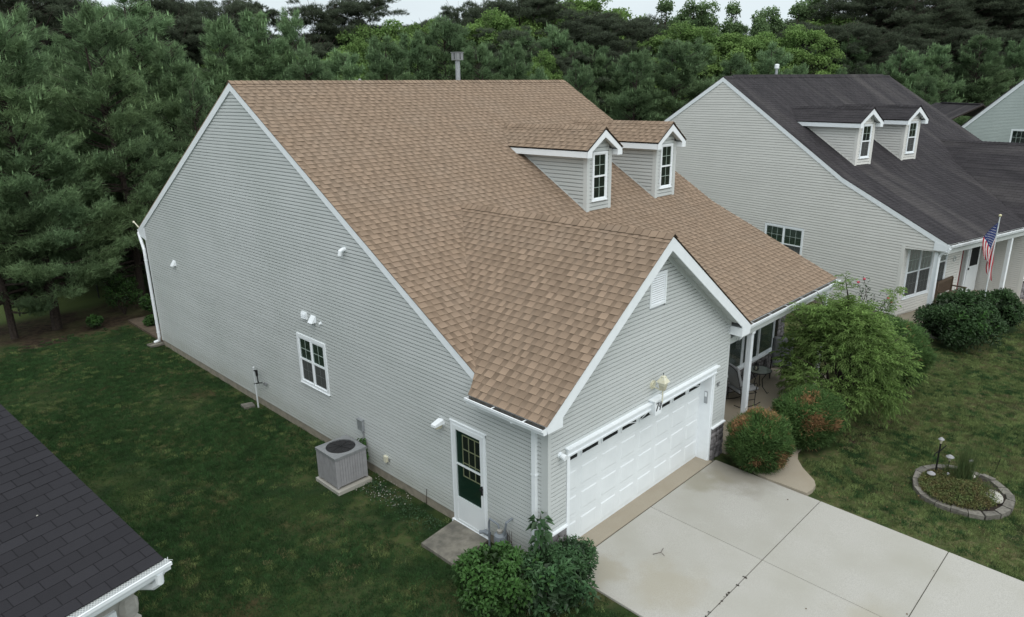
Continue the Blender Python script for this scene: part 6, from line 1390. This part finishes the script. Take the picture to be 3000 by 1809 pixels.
# willowy tree (long drooping leaves)
wt = thing('willowy_tree', 'light green multi stemmed tree with long drooping leaves in front of the porch', 'tree', (9.72, -1.25, -.03))
q = MB(); tips = []
rg = random.Random(9)
for i in range(34):
    a = rg.uniform(0, 6.283); f = rg.random(); ln = rg.uniform(.55, 1.30)*(1.35 if f < .5 else 1.0); h0 = .5+.6*rg.random(); d = Vector((math.cos(a), math.sin(a), 0)); top = .75+2.55*rg.random()*(1-.25*(ln > 1.3))
    P0 = Vector((rg.uniform(-.08, .08), rg.uniform(-.08, .08), 0)); pts = [P0, P0+d*ln*.25+Vector((0, 0, top*.5)), P0+d*ln*.65+Vector((0, 0, top*.85)), P0+d*ln+Vector((0, 0, top))]
    q.tube(pts, [.03, .02, .012, .005], 5); tips.append(pts)
q.tube([(0, 0, -.1), (.02, 0, 1.6), (-.05, .05, 3.1), (-.12, .18, 3.72)], [.06, .045, .02, .006], 6); tips.append([Vector((0, 0, 1.2)), Vector((0, 0, 1.9)), Vector((-.05, .05, 2.9)), Vector((-.12, .18, 3.75))])
tips.append([Vector((0, 0, 1.2)), Vector((.3, -.35, 1.9)), Vector((.55, -.6, 2.8)), Vector((.70, -.75, 3.35))]); tips.append([Vector((0, 0, 1.2)), Vector((-.35, .35, 1.9)), Vector((-.65, .65, 2.7)), Vector((-.85, .85, 3.05))])
q.build('trunk', 'bark', wt)
Ps, Ds, Ns, Ts = [], [], [], []
def spray(c_, dd, tn, k_=9, ln=.19):
    for l_ in range(k_):
        f = l_/(k_-1); p = c_+dd*(ln*f)+Vector((0, 0, -.06*f*f)); a = l_*2.4; o_ = Vector((math.cos(a), math.sin(a), 0)); ld = (dd*.75+o_*.75+Vector((0, 0, -.02-.28*f))).normalized(); Ps.append(p); Ds.append(ld); Ns.append(Vector((0, 0, 1))+o_*.5); Ts.append(tn*(.82+.34*f))
cl_ = []
for i in range(92):
    v = Vector((rg.gauss(0, 1), rg.gauss(0, 1), rg.gauss(0, 1))).normalized(); v.z = v.z if v.z > -.75 else -v.z; k_ = rg.uniform(.60, .98); w_ = 1.25-.25*v.z; cl_.append((Vector((v.x*1.22*k_*w_, v.y*1.12*k_*w_, 1.62+v.z*1.40*k_)), rg.uniform(.28, .46)))
for (c0_, r_) in cl_:
    for s_ in range(40):
        v = Vector((rg.gauss(0, 1), rg.gauss(0, 1), rg.gauss(.25, 1))).normalized(); p = c0_+v*r_*rg.uniform(.5, 1.0)
        if p.z < .15: continue
        out = Vector((p.x, p.y, (p.z-1.4)*.5)).normalized(); dd = (out*.8+v*.7+Vector((rg.gauss(0, .3), rg.gauss(0, .3), .15))).normalized(); spray(p, dd, rg.uniform(.75, 1.2)*(.78+.26*max(0, v.z)+.10*p.z/3))
for pts in tips[-3:]:
    for s_ in range(60):
        t_ = rg.uniform(.9, 3.0)*.9999; k_ = min(2, int(t_)); c_ = pts[k_].lerp(pts[k_+1], t_-k_); dd = Vector((rg.gauss(0, 1), rg.gauss(0, 1), rg.uniform(.1, .9))).normalized(); spray(c_+dd*.04, dd, rg.uniform(.85, 1.15), 10, .24)
V, tt = leaves(np.array([tuple(p) for p in Ps]), np.array([tuple(p) for p in Ns]), np.array([tuple(p) for p in Ds]), .100, .027, np.array(Ts), droop=.30, fold=.15); fast_mesh('crown', V, 3, tt, 'peach', wt)
# rose bush by the beige house
rb = thing('rose_bush', 'thin rose bush with a few pink blooms against the beige wall behind the willowy tree', 'bush', (16.7, .32, 0)); q = MB(); tp = [(-.42, .42, 1.85), (-.26, .30, 1.95), (.45, -.42, 1.15), (.36, -.34, 1.28), (.0, .0, 1.4)]
for x, y, z in tp: q.tube([(0, 0, 0), (x*.5, y*.5, z*.6), (x, y, z)], [.012, .008, .005], 5)
q.build('canes', 'bark', rb)
for x, y, z in tp[:4]: q = MB(); q.sphere((x, y, z+.02), .05, 5, .8); q.build('bloom', 'pink', rb)
n = 420; c_ = np.array(tp)[rng.integers(0, 5, n)]*rng.uniform(.3, 1, (n, 1))+rng.normal(0, .13, (n, 3)); V, tt = leaves(c_, np.tile([0, 0, 1.], (n, 1))+rng.normal(0, .4, (n, 3)), rng.normal(0, 1, (n, 3)), .07, .045, 1.0); fast_mesh('leaves', V, 3, tt, 'yew', rb)
# undergrowth at the wood's edge
for (x, y, h, s_, l) in ((-1.04, 21.2, .45, .28, 'small bright sapling on the lawn edge under the left pines'), (.3, 22.3, 1.5, .75, 'loose green undergrowth shrub between the trunks near the patio'), (1.0, 21.3, .8, .4, 'low green shrub against the thick trunk at the patio corner'), (.5, 19.9, .35, .3, 'low weeds at the edge of the rear patio')):
    leafbush('undergrowth_shrub', l, x, y, s_, s_, h*.5, int(900*s_+200), 'lime', .08, .05, cz=h*.55, inner=.1)
# flower bed planting
n = 12000; a = rng.uniform(0, 6.283, n); r = np.sqrt(rng.random(n)); X = .78*r*np.cos(a)-.12; Y = .74*r*np.sin(a)+.02; k = (X*.6-Y*.8 < .42+rng.normal(0, .14, n)) & (rng.random(n) < .95); X, Y = X[k], Y[k]; hgt = .09+.20*np.exp(-((X+.25)**2+(Y+.15)**2)/.22)
n = len(X); P = np.stack([X, Y, hgt*rng.uniform(.4, 1.1, n)+.04], 1); V, tt = leaves(P, np.tile([0, 0, 1.], (n, 1))+rng.normal(0, .5, (n, 3)), rng.normal(0, 1, (n, 3)), .036, .024, rng.uniform(.7, 1.25, n))
gc = fast_mesh('ground_cover', V, 3, tt, 'sedum'); gc.location = (8.05, -4.45, gz(8, -4.45)); tag(gc, 'low brownish green ground cover spreading over the flower bed', 'ground cover', kind='stuff')
def reeds(lab, x, y, n, h, sp): 
    P = np.stack([rng.normal(0, sp, n), rng.normal(0, sp, n), 0*rng.random(n)], 1); V, tt = blades(P, np.stack([rng.normal(0, .10, n), rng.normal(0, .10, n), np.ones(n)], 1), h, .012, 2, .08, rng.uniform(.7, 1.3, n), jit=.01); o = fast_mesh('reed_clump', V, 3, tt, 'reed'); o.location = (x, y, gz(x, y)); tag(o, lab, 'plant'); return o
reeds('tall reed like grass clump in the middle of the flower bed', 8.28, -4.42, 190, 1.0, .065)
reeds('pale green low clump behind the reeds in the flower bed', 8.62, -4.15, 160, .22, .12)
reeds('short spiky green plant beside the pale plaque', 8.20, -4.88, 60, .34, .07)
# weeds and pebbles beside the air conditioner and along the wall foot
n = 120; P = np.stack([rng.normal(-.35, .22, n), rng.uniform(3.6, 5.0, n), .015+0*rng.random(n)], 1); P[:, 0] = np.clip(P[:, 0], -1.3, -.03); V = []; q = MB()
for p in P: s_ = rng.uniform(.006, .016); q.lump(tuple(p), s_, s_*.8, s_*.6, rng.uniform(.4, 1.1), .2)
tag(q.build('pebbles', 'pebble'), 'scattered pale pebbles on bare soil right of the air conditioner', 'pebbles', kind='stuff')
n = 900; X = -np.abs(rng.normal(0, .20, n))-.03; Y = rng.uniform(2.5, 5.0, n); P = np.stack([X-.2, Y, .01+0*X], 1); V, tt = leaves(P, np.tile([0, 0, 1.], (n, 1))+rng.normal(0, .5, (n, 3)), rng.normal(0, 1, (n, 3)), .04, .025, rng.uniform(.6, 1.1, n)); tag(fast_mesh('wall_weeds', V, 3, tt, 'lilac'), 'low weeds along the foundation between the unit and the side door', 'weeds', kind='stuff')
# fallen leaves on the lawn and driveway, bits on the charcoal roof
n = 170; P = np.stack([rng.uniform(.4, 9, n), rng.uniform(-8, -1.4, n), 0*rng.random(n)], 1); P[:, 2] = .02*P[:, 1]+.045; P = P[(P[:, 0] > 5.7) | (rng.random(n) < .15)]; n = len(P); V, tt = leaves(P, np.tile([0, 0, 1.], (n, 1))+rng.normal(0, .2, (n, 3)), rng.normal(0, 1, (n, 3))*np.array([1, 1, .1]), .045, .025, rng.uniform(.5, 1.6, n), fold=.1); tag(fast_mesh('fallen_leaves', V, 3, tt, 'leaf'), 'dead leaves and bits scattered over the driveway and front lawn', 'leaves', kind='stuff')
q = MB()
for i in range(9): x, y = -.5-random.random()*3.0, .4+random.random()*2.5; q.lump((x, y, 3.0+y*.34+.015), .014, .009, .008, 1.0)
o = q.build('roof_debris', 'pebble', None); o.location = H0.location; o.rotation_euler = H0.rotation_euler; tag(o, 'a few pale bits of debris lying on the charcoal roof', 'debris', kind='stuff')

# ================================================================== grass: geometry nodes scatter small tufts over the lawn
tuft_col = bpy.data.collections.new('grass_tufts')
def tuft(seed, n=46, r=.085, h=.05, m='grass', col=tuft_col):
    global rng
    rng = np.random.default_rng(seed); P = np.stack([rng.uniform(-r, r, n), rng.uniform(-r, r, n), np.zeros(n)], 1); V, t = blades(P, np.tile([0, 0, 1.], (n, 1)), h*1.15, .0065, 2, .42, rng.uniform(.65, 1.35, n), jit=.004)
    o = fast_mesh('tuft', V, 3, t, m); C.objects.unlink(o); col.objects.link(o); return o
lit_col = bpy.data.collections.new('lit_tufts'); mid_col = bpy.data.collections.new('olive_tufts')
for s_ in (1, 2, 3, 4): tuft(s_)
for s_ in (5, 6, 7): tuft(s_, m='litgrass', col=lit_col, h=.04); tuft(s_+5, m='midgrass', col=mid_col)
def inside(x, y):
    if -.45 < x < 5.7 and y < 1.0: 
        if x > .22: return False
    if -.03 < x < 12.1 and y > -.02: return False
    if 5.5 < x < 8.6 and y > -2.35+max(0, x-6)*.75: return False
    if x >= 8.5 and y > -.7 and x < 12.2: return False
    if ((x-8.05)/1.02)**2+((y+4.45)/.97)**2 < 1: return False
    if -1.0 < x < -.03 and 1.38 < y < 2.42: return False
    if -1.15 < x < -.2 and 4.85 < y < 5.85: return False
    for (bx, by, r_) in ((6.05, -.84, .55), (7.8, -1.2, .8), (12.7, -1.35, .9), (9.7, -1.2, .5), (18.35, -1.6, 1.4), (20.7, -2.3, .9)):
        if (x-bx)**2+(y-by)**2 < r_*r_: return False
    c_, s_ = math.cos(.229), math.sin(.229); X = (x-18.325)*c_-(y+1.217)*s_; Y = (x-18.325)*s_+(y+1.217)*c_
    if -.35 < X < 12 and Y > -.25: return False
    if X > 5 and Y > -11: return False
    c_, s_ = math.cos(-.2147), math.sin(-.2147); X = (x+5.716)*c_-(y-.879)*s_; Y = (x+5.716)*s_+(y-.879)*c_
    if X < -.25 and Y > .4 and Y < 14: return False
    return True
pts = {'g': [], 'd': [], 'm': []}; rg = random.Random(2); st_ = .118
noise2 = lambda x, y: math.sin(x*1.7+y*.6)*math.sin(y*1.3-x*.4)+.6*math.sin(x*3.9+1)*math.sin(y*3.3)+.4*math.sin(x*8.1+y*3)*math.sin(y*7.7-x*2)
for (xa, xb, ya_, yb_) in ((-9.5, .25, -4.5, 21.3), (5.55, 17.0, -9.5, -.3), (12.1, 19.0, -.3, 17.0), (17.0, 22.5, -8.0, 1.0)):
    st2_ = st_ if xa < 17 and not (xa == 12.1) else .17
    for i in range(int((xb-xa)/st2_)):
        for j in range(int((yb_-ya_)/st2_)):
            x, y = xa+(i+rg.random())*st2_, ya_+(j+rg.random())*st2_
            nn = noise2(x, y)
            if x > -1.3 and x < .1 and y > 2.5 and y < 5 and rg.random() < .65: continue
            if y > 18.8 and rg.random() < (y-18.8)/2.6: continue
            if x < 0.3 and x > -.22 and rg.random() < .5: continue
            if not inside(x, y): continue
            pr = rg.random()
            if x > 5: k_ = 'd' if pr < .14+.20*nn else 'm' if pr < .78+.2*nn else 'g'  # right lawn: more straw and olive tufts, its extra sky light put into colour
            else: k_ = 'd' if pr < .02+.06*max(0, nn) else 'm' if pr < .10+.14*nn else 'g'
            pts[k_].append((x, y, gz(x, y)-.012-.02*(y > 2)))
def scatter(name, P, colx, lab, seed):
    me = bpy.data.meshes.new(name); me.from_pydata(P, [], []); go = bpy.data.objects.new(name, me); C.objects.link(go)
    ng = bpy.data.node_groups.new('scatter_tufts', 'GeometryNodeTree'); ng.interface.new_socket('Geometry', in_out='INPUT', socket_type='NodeSocketGeometry'); ng.interface.new_socket('Geometry', in_out='OUTPUT', socket_type='NodeSocketGeometry')
    gi, go_ = ng.nodes.new('NodeGroupInput'), ng.nodes.new('NodeGroupOutput'); ip = ng.nodes.new('GeometryNodeInstanceOnPoints'); ci = ng.nodes.new('GeometryNodeCollectionInfo'); ci.inputs[0].default_value = colx; ci.inputs[1].default_value = True; ci.inputs[2].default_value = True
    rv = ng.nodes.new('FunctionNodeRandomValue'); rv.data_type = 'FLOAT_VECTOR'; rv.inputs[0].default_value = (0, 0, 0); rv.inputs[1].default_value = (.15, .15, 6.28); rs = ng.nodes.new('FunctionNodeRandomValue'); rs.data_type = 'FLOAT'; rs.inputs[2].default_value = .7; rs.inputs[3].default_value = 1.25; rs.inputs['Seed'].default_value = seed
    e2r = ng.nodes.new('FunctionNodeEulerToRotation'); ng.links.new(rv.outputs[0], e2r.inputs[0]); ng.links.new(e2r.outputs[0], ip.inputs['Rotation']); ng.links.new(rs.outputs[1], ip.inputs['Scale'])
    ng.links.new(gi.outputs[0], ip.inputs['Points']); ng.links.new(ci.outputs[0], ip.inputs['Instance']); ip.inputs['Pick Instance'].default_value = True; ng.links.new(ip.outputs[0], go_.inputs[0])
    md = go.modifiers.new('scatter', 'NODES'); md.node_group = ng; tag(go, lab, 'grass', kind='stuff')
scatter('lawn_grass', pts['g'], tuft_col, 'short dark green mown grass covering the lawns', 4)
scatter('lit_grass', pts['d'], lit_col, 'straw coloured grass, thickest on the right lawn, painting in its brighter sky light', 5)
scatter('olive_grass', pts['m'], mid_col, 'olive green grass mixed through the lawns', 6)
